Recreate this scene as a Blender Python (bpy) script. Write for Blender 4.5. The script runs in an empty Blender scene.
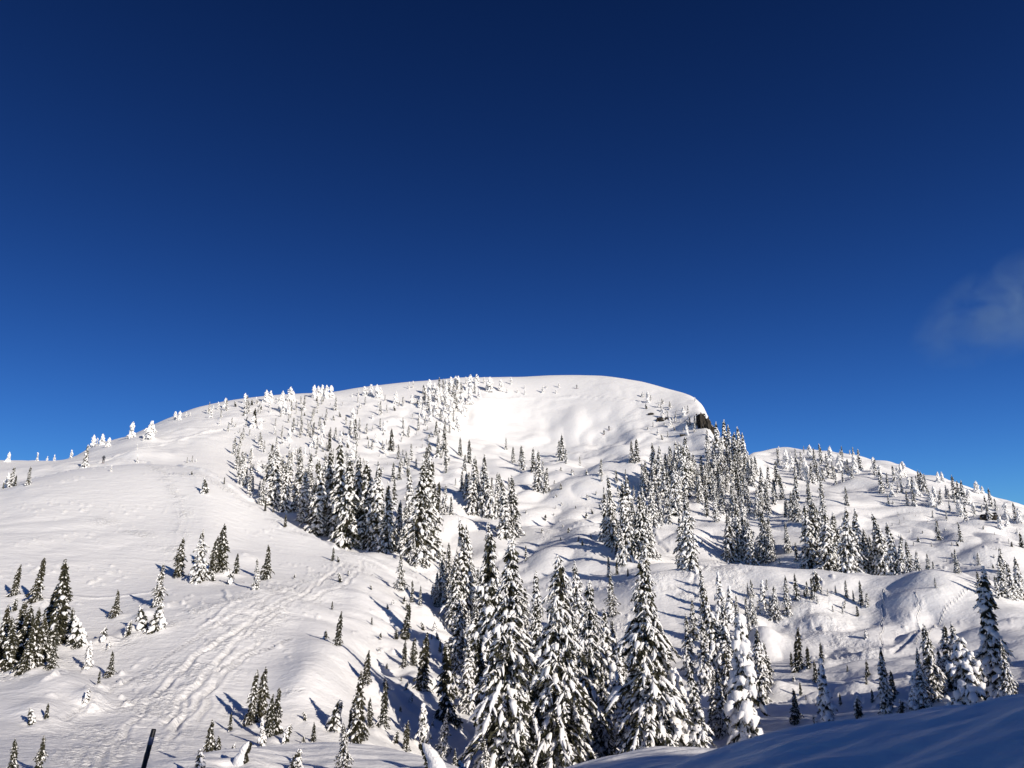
import bpy, math, random
import numpy as np
from mathutils import Vector
random.seed(11); RNG = np.random.RandomState(11)
R = math.radians
sc = bpy.context.scene
col = sc.collection

# ------------------------------------------------------------------ camera
F_PX, PITCH = 788.0, R(14.0)
cam_d = bpy.data.cameras.new('camera'); cam = bpy.data.objects.new('camera', cam_d); col.objects.link(cam)
cam_d.sensor_width = 36.0; cam_d.lens = 36.0 * F_PX / 1024.0
cam_d.clip_start = 0.1; cam_d.clip_end = 20000
cam.location = (0, 0, 0); cam.rotation_euler = (R(90) + PITCH, 0, 0)
sc.camera = cam
cP, sP = math.cos(PITCH), math.sin(PITCH)

def ray(u, v):
    cx = (np.asarray(u, float) - 512) / F_PX; cy = (384 - np.asarray(v, float)) / F_PX
    x = cx; y = cP - cy * sP; z = sP + cy * cP
    h = np.hypot(x, y)
    return np.arctan2(x, y), z / h            # azimuth, tan(elevation)

# ------------------------------------------------------------------ small numpy tools
def pchip_slopes(X, Y):
    h = np.diff(X, axis=0); d = np.diff(Y, axis=0) / h
    m = np.zeros_like(Y)
    w1 = 2 * h[1:] + h[:-1]; w2 = h[1:] + 2 * h[:-1]
    with np.errstate(divide='ignore', invalid='ignore'):
        hm = (w1 + w2) / (w1 / d[:-1] + w2 / d[1:])
    hm = np.where(d[:-1] * d[1:] > 0, hm, 0.0)
    m[1:-1] = np.nan_to_num(hm); m[0] = d[0]; m[-1] = d[-1]
    return m
def hermite(x, x0, x1, y0, y1, m0, m1):
    h = x1 - x0; t = (x - x0) / h
    return ((1 + 2 * t) * (1 - t) ** 2) * y0 + (t * (1 - t) ** 2) * h * m0 + (t * t * (3 - 2 * t)) * y1 + (t * t * (t - 1)) * h * m1
def pchip1(xs, ys, x):
    xs = np.array(xs, float); ys = np.array(ys, float)
    m = pchip_slopes(xs[:, None], ys[:, None])[:, 0]
    x = np.clip(x, xs[0], xs[-1])
    i = np.clip(np.searchsorted(xs, x) - 1, 0, len(xs) - 2)
    return hermite(x, xs[i], xs[i + 1], ys[i], ys[i + 1], m[i], m[i + 1])
def sstep(a, b, x):
    t = np.clip((x - a) / (b - a), 0, 1); return t * t * (3 - 2 * t)
def _hash(ix, iy, seed):
    n = (ix.astype(np.int64) * 374761393 + iy.astype(np.int64) * 668265263 + seed * 982451653) & 0xffffffff
    n = ((n ^ (n >> 13)) * 1274126177) & 0xffffffff
    n = (n ^ (n >> 16)) & 0xffff
    return n / 65535.0 * 2 * math.pi
def noise2(x, y, seed=0):
    ix = np.floor(x); iy = np.floor(y); fx = x - ix; fy = y - iy
    ux = fx * fx * fx * (fx * (fx * 6 - 15) + 10); uy = fy * fy * fy * (fy * (fy * 6 - 15) + 10)
    def g(dx, dy):
        a = _hash(ix + dx, iy + dy, seed); return np.cos(a) * (fx - dx) + np.sin(a) * (fy - dy)
    a = g(0, 0); b = g(1, 0); c = g(0, 1); d = g(1, 1)
    return ((a * (1 - ux) + b * ux) * (1 - uy) + (c * (1 - ux) + d * ux) * uy) * 1.4

# ------------------------------------------------------------------ terrain lines: (u, v, r) near -> far
LINES = [
 # crest of the near snow bank at lower right
 [(-200,900,6),(300,880,6.5),(560,815,7.5),(700,764,9.5),(760,743.5,10.5),(860,722,11),(1024,697,11.5),(1240,664,12)],
 # dip behind it
 [(-200,880,10),(300,860,11),(560,790,11.5),(700,765,12.8),(760,756,13.2),(860,742,14),(1024,722,15),(1240,700,15)],
 # second low bank
 [(-200,800,14),(0,798,14),(100,786,14.5),(180,768,16),(250,752,18),(320,745,20),(370,747,20),(430,758,19),(500,775,17),(560,768,16.5),(610,756,17),(680,749,17),(715,750,17),(760,755,18),(860,742,19),(1024,722,20),(1240,690,20)],
 # hollow behind the bank
 [(-200,800,27),(0,790,28),(100,785,28),(180,790,28),(250,800,30),(320,800,31),(430,830,31),(560,850,30),(680,820,30),(760,800,31),(860,785,31),(1024,755,31),(1240,730,31)],
 # valley floor
 [(-200,760,40),(0,738,41),(100,736,42),(200,738,42),(300,742,43),(370,752,44),(430,775,45),(520,790,46),(600,780,47),(680,765,47),(760,742,48),(860,722,49),(950,705,50),(1024,697,50),(1240,680,50)],
 [(-200,700,52),(0,690,52),(100,686,53),(200,672,54),(300,668,56),(360,690,56),(420,715,57),(500,740,58),(600,735,60),(700,715,62),(780,700,62),(860,688,62),(950,680,60),(1024,672,60),(1240,650,60)],
 [(-200,650,66),(0,640,66),(100,628,68),(170,610,70),(240,602,72),(300,606,74),(350,618,74),(420,645,74),(500,670,76),(600,665,80),(700,660,82),(780,662,82),(860,655,80),(950,655,76),(1024,650,74),(1240,630,74)],
 [(-200,600,82),(0,590,82),(100,578,86),(170,572,88),(240,576,88),(300,576,90),(350,576,92),(420,602,92),(500,620,94),(600,615,96),(700,605,96),(780,618,94),(860,628,92),(950,630,90),(1024,625,88),(1240,600,88)],
 # right bench crest / lower flank of the left hill
 [(-200,545,104),(0,535,106),(100,528,108),(200,530,106),(250,546,104),(300,556,102),(345,561,102),(400,580,104),(450,594,106),(520,604,108),(570,598,108),(610,588,108),(650,576,108),(700,567,108),(760,563,108),(810,567,108),(860,574,108),(900,580,106),(935,575,106),(970,582,104),(1024,606,100),(1240,660,100)],
 # left hill crest, dip behind bench on the right
 [(-200,500,150),(0,488,152),(33,479,152),(88,468,152),(150,464.5,152),(200,469,150),(228,482,142),(258,503,132),(300,529,120),(345,549,113),(390,562,114),(430,572,118),(480,582,122),(530,582,124),(590,577,124),(650,574,122),(700,574,120),(760,572,120),(820,574,120),(880,582,120),(935,582,118),(980,584,118),(1024,596,116),(1240,640,114)],
 [(-200,505,172),(0,492,172),(88,474,172),(150,472,170),(200,480,166),(228,494,156),(258,515,146),(300,541,134),(345,556,126),(390,560,128),(430,566,132),(480,570,136),(530,562,138),(590,548,140),(650,556,138),(700,563,134),(760,566,132),(820,564,132),(880,568,132),(935,572,130),(980,572,130),(1024,580,128),(1240,620,126)],
 [(-200,480,205),(0,470,205),(60,464,205),(100,459,205),(150,452,205),(200,462,196),(240,478,186),(300,500,172),(345,512,162),(390,520,158),(430,522,158),(480,525,160),(530,525,162),(590,520,164),(650,518,162),(700,520,160),(760,530,156),(820,532,152),(880,540,150),(935,545,148),(980,548,146),(1024,556,144),(1240,600,142)],
 [(-200,480,240),(0,461,235),(60,460.5,235),(100,447,240),(150,432,245),(200,428,240),(240,440,228),(300,455,212),(345,470,200),(390,480,196),(430,478,196),(480,480,200),(530,478,206),(590,478,206),(650,475,200),(700,480,196),(740,487,192),(780,497,186),(820,500,182),(880,506,178),(935,512,172),(980,520,166),(1024,533,162),(1240,590,158)],
 [(-200,485,262),(0,464,262),(60,462,262),(100,443.5,262),(130,436.5,265),(170,421,268),(200,416,268),(240,416,262),(300,426,250),(345,434,244),(390,440,240),(430,440,238),(480,450,246),(530,452,252),(590,448,254),(640,446,244),(690,446,232),(720,450,222),(740,460,218),(780,474,222),(820,478,220),(880,484,212),(935,490,204),(980,500,196),(1024,512,190),(1240,580,186)],
 # skyline
 [(-200,500,320),(0,480,320),(60,470,310),(100,450,300),(130,438,300),(170,420,300),(200,409,305),(240,401.5,310),(300,397,320),(330,396,325),(360,391.5,330),(400,387,335),(430,385,340),(470,381,342),(520,380,345),(560,378,345),(600,379,342),(640,385,336),(670,393,326),(690,399,312),(701,407,298),(709,421,286),(714,436,278),(728,449,262),(742,459,258),(755,454.5,262),(775,453,270),(800,452,275),(840,453.5,275),(880,464,268),(920,476,258),(960,488,248),(1000,502,238),(1024,510,232),(1100,540,226),(1240,580,220)],
]
LINES_FAR = [(420, -0.0), (620, -60.0), (1200, -190.0), (2500, -230.0), (15000, -260.0)]

A_D = R(46)
az_dense = np.linspace(-A_D, A_D, 1400)
az_rest = np.linspace(A_D, 2 * math.pi - A_D, 420)[1:-1]
AZ = np.concatenate([az_dense, az_rest])
r_dense = np.geomspace(1.6, 420, 1120)
r_far = np.geomspace(420, 12000, 50)[1:]
RR = np.concatenate([r_dense, r_far])
nA, nR = len(AZ), len(RR)
AZs = np.where(AZ > math.pi, AZ - 2 * math.pi, AZ)          # signed

Lr = []; Lz = []
for L in LINES:
    a = np.array(L, float); az, te = ray(a[:, 0], a[:, 1])
    rr = np.exp(pchip1(az, np.log(a[:, 2]), AZs)); tt = pchip1(az, te, AZs)
    Lr.append(rr); Lz.append(rr * tt)
Lr = np.array(Lr); Lz = np.array(Lz)
for i in range(1, len(Lr)):
    Lr[i] = np.maximum(Lr[i], Lr[i - 1] * 1.012)
top = Lz[-1].copy()
# prepend ground under the camera, append falling ground beyond the skyline
pre_r = np.array([[0.8], [4.0]]) * np.ones((1, nA)); pre_z = np.array([[-1.62], [-1.62]]) * np.ones((1, nA))
post_r = [Lr[-1] * 1.08, Lr[-1] * 1.3] + [np.full(nA, x) for x, _ in LINES_FAR[1:]]
post_z = [top - 1.0, top - 22.0] + [np.full(nA, z) for _, z in LINES_FAR[1:]]
Lr = np.vstack([pre_r, Lr, post_r]); Lz = np.vstack([pre_z, Lz, post_z])
M = pchip_slopes(Lr, Lz)
Z = np.zeros((nR, nA))
for k in range(len(Lr) - 1):
    inside = (RR[:, None] >= Lr[k][None]) & (RR[:, None] < Lr[k + 1][None])
    zz = hermite(RR[:, None], Lr[k][None], Lr[k + 1][None], Lz[k][None], Lz[k + 1][None], M[k][None], M[k + 1][None])
    Z = np.where(inside, zz, Z)
X = RR[:, None] * np.sin(AZs)[None]; Y = RR[:, None] * np.cos(AZs)[None]
# behind and beside the camera: plain rolling snow
w = sstep(R(50), R(85), np.abs(AZs))[None]
Zg = -1.62 - 8 * sstep(15, 60, RR)[:, None] - 60 * sstep(80, 500, RR)[:, None] - 150 * sstep(500, 3000, RR)[:, None] + 3 * noise2(X / 40, Y / 40, 5) * sstep(10, 60, RR)[:, None]
Z = Z * (1 - w) + Zg * w
SUN_AZ, SUN_EL = R(43), R(19.5)                      # degrees right of straight behind the camera
SX, SY = math.sin(SUN_AZ), -math.cos(SUN_AZ)       # horizontal direction to the sun
# unseen hill added behind the camera, shaped to cast shade over the near bank
def hill(cx, cy, h, s1, s2):
    a = (X - cx) * SX + (Y - cy) * SY; b = -(X - cx) * SY + (Y - cy) * SX
    return h * np.exp(-(a / s1) ** 2 / 2 - (b / s2) ** 2 / 2)
Z += hill(SX * 27 + 3, SY * 27, 15.4, 7.0, 20.0) * sstep(R(42), R(60), np.abs(AZs))[None]

def zgrid(az, r, G=None):
    """terrain height at azimuth az (dense zone) and range r"""
    G = Z if G is None else G
    fa = (np.clip(az, -A_D, A_D) + A_D) / (2 * A_D) * (len(az_dense) - 1)
    fr = np.log(np.clip(r, 1.6, 420) / 1.6) / math.log(420 / 1.6) * (len(r_dense) - 1)
    ia = np.clip(np.floor(fa).astype(int), 0, len(az_dense) - 2); ir = np.clip(np.floor(fr).astype(int), 0, len(r_dense) - 2)
    ta = fa - ia; tr = fr - ir
    return (G[ir, ia] * (1 - tr) + G[ir + 1, ia] * tr) * (1 - ta) + (G[ir, ia + 1] * (1 - tr) + G[ir + 1, ia + 1] * tr) * ta
def hit(u, v, rmin=3.0):
    """the ground point seen at a pixel: (x, y, z, r)"""
    az, te = ray(u, v); az = float(az); te = float(te)
    rs = r_dense[r_dense > rmin]
    zs = zgrid(np.full(len(rs), az), rs)
    k = np.nonzero(zs >= rs * te)[0]
    if len(k) == 0: return None
    r = rs[k[0]]; z = float(zgrid(np.array([az]), np.array([r]))[0])
    return (r * math.sin(az), r * math.cos(az), z, r)
def ground(x, y):
    return float(zgrid(np.array([math.atan2(x, y)]), np.array([math.hypot(x, y)]))[0])

# ---- broad mounds and hollows: (u, v, half-width px, depth factor, height m)
BUMPS = [
 (590,560,60,0.8,3.2),(545,562,24,.8,1.0),(632,478,40,.8,4.5),(575,492,28,.8,2.0),(545,520,28,.7,-2.5),
 (600,520,24,.7,-3.0),(478,500,26,.8,1.5),(330,668,34,1.4,.9),(378,660,20,1.6,-.8),(905,612,20,1.0,1.2),
 (940,600,26,1.0,1.6),(820,618,26,.9,1.4),(770,650,14,1.0,.9),(780,690,16,.7,.6),(812,695,12,.6,.6),(855,690,16,.6,.6),
 (870,655,14,.6,.5),(760,640,12,.8,.8),(645,590,26,1.0,1.0),(400,615,16,1.0,.7),(430,640,16,1.0,.9),(372,600,18,.8,.5),
 (320,600,20,.8,-.4),(415,680,14,1.2,.6),(300,690,22,1.3,.6),(60,690,26,1.2,.7),(90,700,12,1.0,.5),(40,715,18,1,.5),
 (105,642,9,.8,.45),(145,618,8,.8,.5),(128,632,7,.8,.45),(226,575,9,.8,.5),(245,560,14,1,.5),(470,530,30,.8,1.6),
 (440,440,14,1.0,-.6),(548,430,9,1.6,-.9),(574,425,14,1.4,.9),(478,412,8,1.3,.7),(600,415,34,1.2,2.0),(485,405,16,.8,1.5),(466,416,6,2.0,-1.8),
 (380,430,30,1,2),(330,420,30,.8,1.2),(345,480,26,.8,1.5),(640,440,20,.7,1.5),(725,528,20,.8,1.2),(870,470,24,.5,1.5),(845,478,18,.5,-1.2),
 (985,518,16,.8,1.8),(1008,532,12,1.0,-1.6),(800,480,20,.6,1.2),(680,540,24,.8,1.2),(655,520,16,.8,.8),(500,560,24,.8,1.5),(560,470,20,.6,1.5),
 (150,455,30,.4,.8),(240,420,26,.6,1.2),(270,440,20,.6,.8),(700,700,18,.6,.6),(735,700,14,.6,.5),
]
for (u, v, hw, df, h) in BUMPS:
    p = hit(u, v)
    if not p: continue
    az = math.atan2(p[0], p[1]); s = hw / F_PX * p[3] / 1.4
    ca, sa = math.cos(az), math.sin(az)
    rel_x = X - p[0]; rel_y = Y - p[1]
    side = rel_x * ca - rel_y * sa; fwd = rel_x * sa + rel_y * ca
    sf = s * df * 1.6
    Z += h * np.exp(-(side / s) ** 2 / 2 - (fwd / sf) ** 2 / 2)

# ---- natural unevenness
rw = RR[:, None]
amp = sstep(14, 60, rw) * (1 - sstep(400, 600, rw))
skirt = 1 - 0.75 * np.exp(-((rw - 320) / 45.0) ** 2)
def billow(n): return np.abs(n) * 2 - .5
rough = sstep(-.1, .35, noise2(X / 26, Y / 26, 9))
ctr = sstep(R(-15), R(-7), AZs)[None]
calm = .3 + .7 * np.maximum(ctr, sstep(150, 175, rw))
near_ = ctr * sstep(48, 62, rw) * (1 - sstep(88, 98, rw))
Z += near_ * (.5 * billow(noise2(X / 6, Y / 6, 17)) + .35 * noise2(X / 11, Y / 11, 18))
mid_ = ctr * sstep(95, 125, rw) * (1 - sstep(250, 300, rw))
Z += mid_ * (1.9 * noise2(X / 27, Y / 27, 14) + 1.15 * noise2(X / 14, Y / 14, 15) + .75 * billow(noise2(X / 9, Y / 9, 16)))
Z += amp * skirt * calm * (0.42 * noise2(X / 15, Y / 15, 1) + (.06 + .36 * rough) * billow(noise2(X / 7, Y / 7, 2)))
Z += amp * skirt * calm * (0.02 + .14 * rough) * noise2(X / 2.6, Y / 2.6, 3)
clods = np.maximum(noise2(X / .8, Y / .8, 31) - .42, 0) * sstep(.05, .4, noise2(X / 9, Y / 9, 32)) * sstep(20, 40, rw) * (1 - sstep(150, 200, rw))
Z += .9 * clods
# wind ripples on the near bank
bank = (1 - sstep(14, 24, rw)) * sstep(3, 6, rw)
cb, sb = math.cos(R(28)), math.sin(R(28))
xb = X * cb + Y * sb; yb = -X * sb + Y * cb
Z += bank * (0.10 * noise2(xb / 3.2, yb / .8, 21) + 0.035 * noise2(xb / 1.2, yb / .3, 22) + 0.05 * noise2(X / 1.8, Y / 1.8, 23))

# ---- trodden snow, ski tracks and footprints
TR = np.zeros_like(Z)            # mask for the rough-snow shader
def path_world(pts):
    out = []
    for (u, v) in pts:
        p = hit(u, v)
        if p: out.append((p[0], p[1]))
    return np.array(out)
def dist_path(P, lim):
    D = np.full(Z.shape, 1e3); S = np.zeros(Z.shape); SD = np.zeros(Z.shape)
    acc = 0.0
    x0, x1 = P[:, 0].min() - lim, P[:, 0].max() + lim; y0, y1 = P[:, 1].min() - lim, P[:, 1].max() + lim
    m = (X > x0) & (X < x1) & (Y > y0) & (Y < y1)
    xs, ys = X[m], Y[m]; d0 = np.full(xs.shape, 1e3); s0 = np.zeros(xs.shape); sg = np.zeros(xs.shape)
    for a, b in zip(P[:-1], P[1:]):
        ab = b - a; L = math.hypot(*ab)
        if L < 1e-6: continue
        t = np.clip(((xs - a[0]) * ab[0] + (ys - a[1]) * ab[1]) / L ** 2, 0, 1)
        dx = xs - a[0] - t * ab[0]; dy = ys - a[1] - t * ab[1]; d = np.hypot(dx, dy)
        c = d < d0
        d0 = np.where(c, d, d0); s0 = np.where(c, acc + t * L, s0)
        sg = np.where(c, np.sign(ab[0] * dy - ab[1] * dx), sg)
        acc += L
    return m, d0, s0, sg, xs, ys
WIDE = [([(60,775),(110,745),(150,715),(180,675),(225,640),(275,608),(320,585),(350,568),(362,556)], 3.0, .11),
        ([(0,680),(60,662),(110,650),(170,625),(230,600),(300,584),(350,566)], 1.5, .10),
        ([(300,535),(260,510),(230,492),(205,478),(170,474),(150,466)], 1.8, .22),
        ([(165,478),(180,500),(186,520),(176,545),(168,560)], 1.2, .14),
        ([(100,520),(125,528),(160,545)], 1.9, .12),
        ([(375,566),(420,572),(470,590)], 1.6, .1),
        ([(612,585),(640,580),(680,574),(730,570),(770,566)], 3.2, .16),
        ([(700,600),(670,592),(640,600),(620,620),(615,650),(618,690)], 1.8, .14),
        ([(740,566),(735,580),(750,600),(790,590)], 1.2, .1),
        ([(800,600),(815,620),(830,640),(850,655)], 3.6, .16),
        ([(918,608),(908,618),(900,630),(893,640)], .7, .16),
        ([(560,520),(545,540),(540,552)], 2.0, .12)]
for pts, wd, am in WIDE:
    P = path_world(pts)
    if len(P) < 2: continue
    m, d, s, sg, xs, ys = dist_path(P, wd * 2)
    f = np.exp(-(d / wd) ** 2 * 1.2)
    ds = d * sg
    g = noise2(s / 7.0, ds / .24, 41) * .6 + noise2(s / 3.0, ds / .6, 43) * .15 + noise2(xs / .55, ys / .55, 42) * .55 + noise2(xs / .3, ys / .3, 44) * .45
    f = f * (.25 + .75 * sstep(-.25, .3, noise2(xs / 3.5, ys / 3.5, 45) + .35 * noise2(xs / 1.2, ys / 1.2, 46)))
    Z[m] += f * am * .75 * (g * 1.15 - .35)
    TR[m] = np.maximum(TR[m], f)
NARROW = [([(884,590),(884,605),(883,620),(881,640),(880,652)], .08, -.08),
          ([(915,592),(919,602),(919,615),(918,632)], .08, -.08),
          ([(968,590),(950,606),(940,620),(925,635),(916,645)], .08, -.07),
          ([(918,632),(905,645),(895,652)], .22, -.2),
          ([(60,452),(100,462),(140,448),(180,440),(220,430),(260,420)], .5, .22),
          ([(100,461),(150,463),(185,467),(220,480),(250,500),(300,527),(335,548)], .45, .25),
          ([(45,600),(70,597),(105,598),(140,594),(165,590)], .3, .05),
          ([(560,462),(590,447),(604,435),(620,425),(640,415)], .5, -.16),
          ([(480,400),(520,398),(577,397),(640,402)], .6, .3),
          ([(690,600),(720,580),(750,570)], .25, -.18),([(660,590),(690,585),(705,568)], .25, -.18),
          ([(655,515),(650,528),(655,540),(668,552)], .35, -.3),
          ([(345,556),(362,560),(362,570),(345,585),(300,600)], .2, -.12),
          ([(225,590),(230,605),(205,625)], .2, .07),([(345,563),(300,592),(250,622),(190,662),(150,700),(120,740)], .15, -.09),([(340,568),(290,600),(235,640),(190,690),(170,740)], .14, -.09),([(330,575),(280,610),(220,660),(200,720)], .15, -.08),([(300,585),(240,612),(170,655),(110,690),(60,720)], .15, -.08),
          ([(300,690),(260,700),(225,715)], .3, -.1),([(290,640),(240,660),(200,700),(170,730)], .16, -.10),
          ([(265,640),(215,672),(185,700),(165,725)], .16, -.10),([(250,625),(200,655),(165,690)], .16, -.1),
          ([(800,690),(850,682),(900,680)], .3, -.15)]
for pts, wd, am in NARROW:
    P = path_world(pts)
    if len(P) < 2: continue
    m, d, s, sg, xs, ys = dist_path(P, wd * 4 + 1)
    d = np.abs(d * sg + .25 * noise2(s / 2.5, s * 0 + 3.3, 51))
    f = np.exp(-(d / wd) ** 2)
    rim = np.exp(-((d - wd * 1.9) / (wd * .8)) ** 2)
    Z[m] += am * (f * (1 + .35 * noise2(s / .7, ds * 0 if False else s * 0, 52)) - .35 * rim)
    TR[m] = np.maximum(TR[m], f * .6)

# ------------------------------------------------------------------ materials
def new_mat(name):
    m = bpy.data.materials.new(name); m.use_nodes = True
    nt = m.node_tree; b = nt.nodes['Principled BSDF']; return m, nt, b
def snow_mat(name, rough_attr, s_fine, d_fine, tint=(.92, .91, .895)):
    m, nt, b = new_mat(name)
    b.inputs['Roughness'].default_value = .55
    b.inputs['Specular IOR Level'].default_value = .3
    tc = nt.nodes.new('ShaderNodeTexCoord')
    n1 = nt.nodes.new('ShaderNodeTexNoise'); n1.inputs['Scale'].default_value = s_fine; n1.inputs['Detail'].default_value = 6
    nt.links.new(tc.outputs['Object'], n1.inputs['Vector'])
    n2 = nt.nodes.new('ShaderNodeTexNoise'); n2.inputs['Scale'].default_value = .12; n2.inputs['Detail'].default_value = 3
    nt.links.new(tc.outputs['Object'], n2.inputs['Vector'])
    cr = nt.nodes.new('ShaderNodeMixRGB'); cr.inputs['Color1'].default_value = (*tint, 1)
    cr.inputs['Color2'].default_value = (tint[0] * .94, tint[1] * .94, tint[2] * .95, 1)
    nt.links.new(n2.outputs['Fac'], cr.inputs['Fac']); nt.links.new(cr.outputs[0], b.inputs['Base Color'])
    bm = nt.nodes.new('ShaderNodeBump'); bm.inputs['Distance'].default_value = d_fine; bm.inputs['Strength'].default_value = .5
    nt.links.new(n1.outputs['Fac'], bm.inputs['Height'])
    last = bm
    if rough_attr:
        mp = nt.nodes.new('ShaderNodeMapping'); mp.inputs['Rotation'].default_value = (0, 0, .6); mp.inputs['Scale'].default_value = (.6, 1.0, .6)
        nt.links.new(tc.outputs['Object'], mp.inputs['Vector'])
        n4 = nt.nodes.new('ShaderNodeTexNoise'); n4.inputs['Scale'].default_value = .9; n4.inputs['Detail'].default_value = 5; n4.inputs['Roughness'].default_value = .55
        nt.links.new(mp.outputs[0], n4.inputs['Vector'])
        b4 = nt.nodes.new('ShaderNodeBump'); b4.inputs['Distance'].default_value = .25; b4.inputs['Strength'].default_value = .55
        nt.links.new(n4.outputs['Fac'], b4.inputs['Height']); nt.links.new(bm.outputs[0], b4.inputs['Normal']); last = b4; bm = b4
    if rough_attr:
        at = nt.nodes.new('ShaderNodeAttribute'); at.attribute_name = 'trodden'
        n3 = nt.nodes.new('ShaderNodeTexNoise'); n3.inputs['Scale'].default_value = 3.2; n3.inputs['Detail'].default_value = 5; n3.inputs['Roughness'].default_value = .6
        nt.links.new(tc.outputs['Object'], n3.inputs['Vector'])
        mu = nt.nodes.new('ShaderNodeMath'); mu.operation = 'MULTIPLY'
        nt.links.new(n3.outputs['Fac'], mu.inputs[0]); nt.links.new(at.outputs['Fac'], mu.inputs[1])
        b2 = nt.nodes.new('ShaderNodeBump'); b2.inputs['Distance'].default_value = .4; b2.inputs['Strength'].default_value = .8
        nt.links.new(mu.outputs[0], b2.inputs['Height']); nt.links.new(bm.outputs[0], b2.inputs['Normal']); last = b2
    nt.links.new(last.outputs[0], b.inputs['Normal'])
    return m
M_SNOW = snow_mat('snow_ground', True, 2.6, .10)
M_TSNOW = snow_mat('tree_snow', False, 5.0, .08)
def needle_mat(name, c1, c2):
    m, nt, b = new_mat(name)
    b.inputs['Roughness'].default_value = .7; b.inputs['Specular IOR Level'].default_value = .2
    tc = nt.nodes.new('ShaderNodeTexCoord'); oi = nt.nodes.new('ShaderNodeObjectInfo')
    n = nt.nodes.new('ShaderNodeTexNoise'); n.inputs['Scale'].default_value = 2.5; n.inputs['Detail'].default_value = 4
    nt.links.new(tc.outputs['Object'], n.inputs['Vector'])
    ad = nt.nodes.new('ShaderNodeMath'); ad.operation = 'MULTIPLY_ADD'; ad.inputs[1].default_value = .4
    nt.links.new(oi.outputs['Random'], ad.inputs[0]); nt.links.new(n.outputs['Fac'], ad.inputs[2])
    sb_ = nt.nodes.new('ShaderNodeMath'); sb_.operation = 'SUBTRACT'; sb_.inputs[1].default_value = .25
    nt.links.new(ad.outputs[0], sb_.inputs[0])
    mx = nt.nodes.new('ShaderNodeMixRGB'); mx.inputs['Color1'].default_value = (*c1, 1); mx.inputs['Color2'].default_value = (*c2, 1)
    nt.links.new(sb_.outputs[0], mx.inputs['Fac']); nt.links.new(mx.outputs[0], b.inputs['Base Color'])
    return m
M_NEEDLE = needle_mat('needles', (.022, .025, .015), (.066, .058, .032))
M_BARK = needle_mat('bark', (.06, .045, .035), (.10, .08, .06))
def simple(name, c, rough=.6, nscale=8, var=.25):
    m, nt, b = new_mat(name); b.inputs['Roughness'].default_value = rough
    tc = nt.nodes.new('ShaderNodeTexCoord'); n = nt.nodes.new('ShaderNodeTexNoise'); n.inputs['Scale'].default_value = nscale; n.inputs['Detail'].default_value = 6
    nt.links.new(tc.outputs['Object'], n.inputs['Vector'])
    mx = nt.nodes.new('ShaderNodeMixRGB'); mx.inputs['Color1'].default_value = (*[x * (1 - var) for x in c], 1); mx.inputs['Color2'].default_value = (*[min(1, x * (1 + var)) for x in c], 1)
    nt.links.new(n.outputs['Fac'], mx.inputs['Fac']); nt.links.new(mx.outputs[0], b.inputs['Base Color'])
    return m

# ------------------------------------------------------------------ terrain mesh
def mesh_from(name, V, quads=None, tris=None, mats=(), mi_q=None, mi_t=None, smooth=True):
    V = np.ascontiguousarray(V, np.float32)
    nq = 0 if quads is None else len(quads); nt_ = 0 if tris is None else len(tris)
    me = bpy.data.meshes.new(name); me.vertices.add(len(V)); me.vertices.foreach_set('co', V.ravel())
    loops = []
    if nq: loops.append(np.asarray(quads, np.int32).ravel())
    if nt_: loops.append(np.asarray(tris, np.int32).ravel())
    loops = np.concatenate(loops)
    me.loops.add(len(loops)); me.loops.foreach_set('vertex_index', loops)
    me.polygons.add(nq + nt_)
    st = np.concatenate([np.arange(nq, dtype=np.int32) * 4, nq * 4 + np.arange(nt_, dtype=np.int32) * 3]).astype(np.int32)
    me.polygons.foreach_set('loop_start', st)
    for m in mats: me.materials.append(m)
    mi = []
    if nq: mi.append(np.zeros(nq, np.int32) if mi_q is None else np.asarray(mi_q, np.int32))
    if nt_: mi.append(np.zeros(nt_, np.int32) if mi_t is None else np.asarray(mi_t, np.int32))
    me.polygons.foreach_set('material_index', np.concatenate(mi))
    me.polygons.foreach_set('use_smooth', np.full(nq + nt_, smooth, bool))
    me.update(calc_edges=True); me.validate()
    return me

def add_obj(name, me, parent=None, kind=None):
    o = bpy.data.objects.new(name, me); col.objects.link(o)
    if parent: o.parent = parent
    if kind: o['kind'] = kind
    return o
def build_terrain():
    V = np.stack([X, Y, Z], -1).reshape(-1, 3)
    ctr_i = len(V); V = np.vstack([V, [[0, 0, -1.62]]])
    i = np.arange(nR - 1)[:, None] * nA; j = np.arange(nA)[None]; j2 = (j + 1) % nA
    q = np.stack([i + j, i + nA + j, i + nA + j2, i + j2], -1).reshape(-1, 4)[:, ::-1]
    jj = np.arange(nA); t = np.stack([np.full(nA, ctr_i), jj, (jj + 1) % nA], -1)[:, ::-1]
    me = mesh_from('ground', V, q[:, ::-1][:, ::-1], t, (M_SNOW,))
    if me.polygons[0].normal.z < 0: me.flip_normals()
    a = me.attributes.new('trodden', 'FLOAT', 'POINT'); a.data.foreach_set('value', np.append(TR.ravel(), 0).astype(np.float32))
    return add_obj('ground', me, kind='structure')

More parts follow.
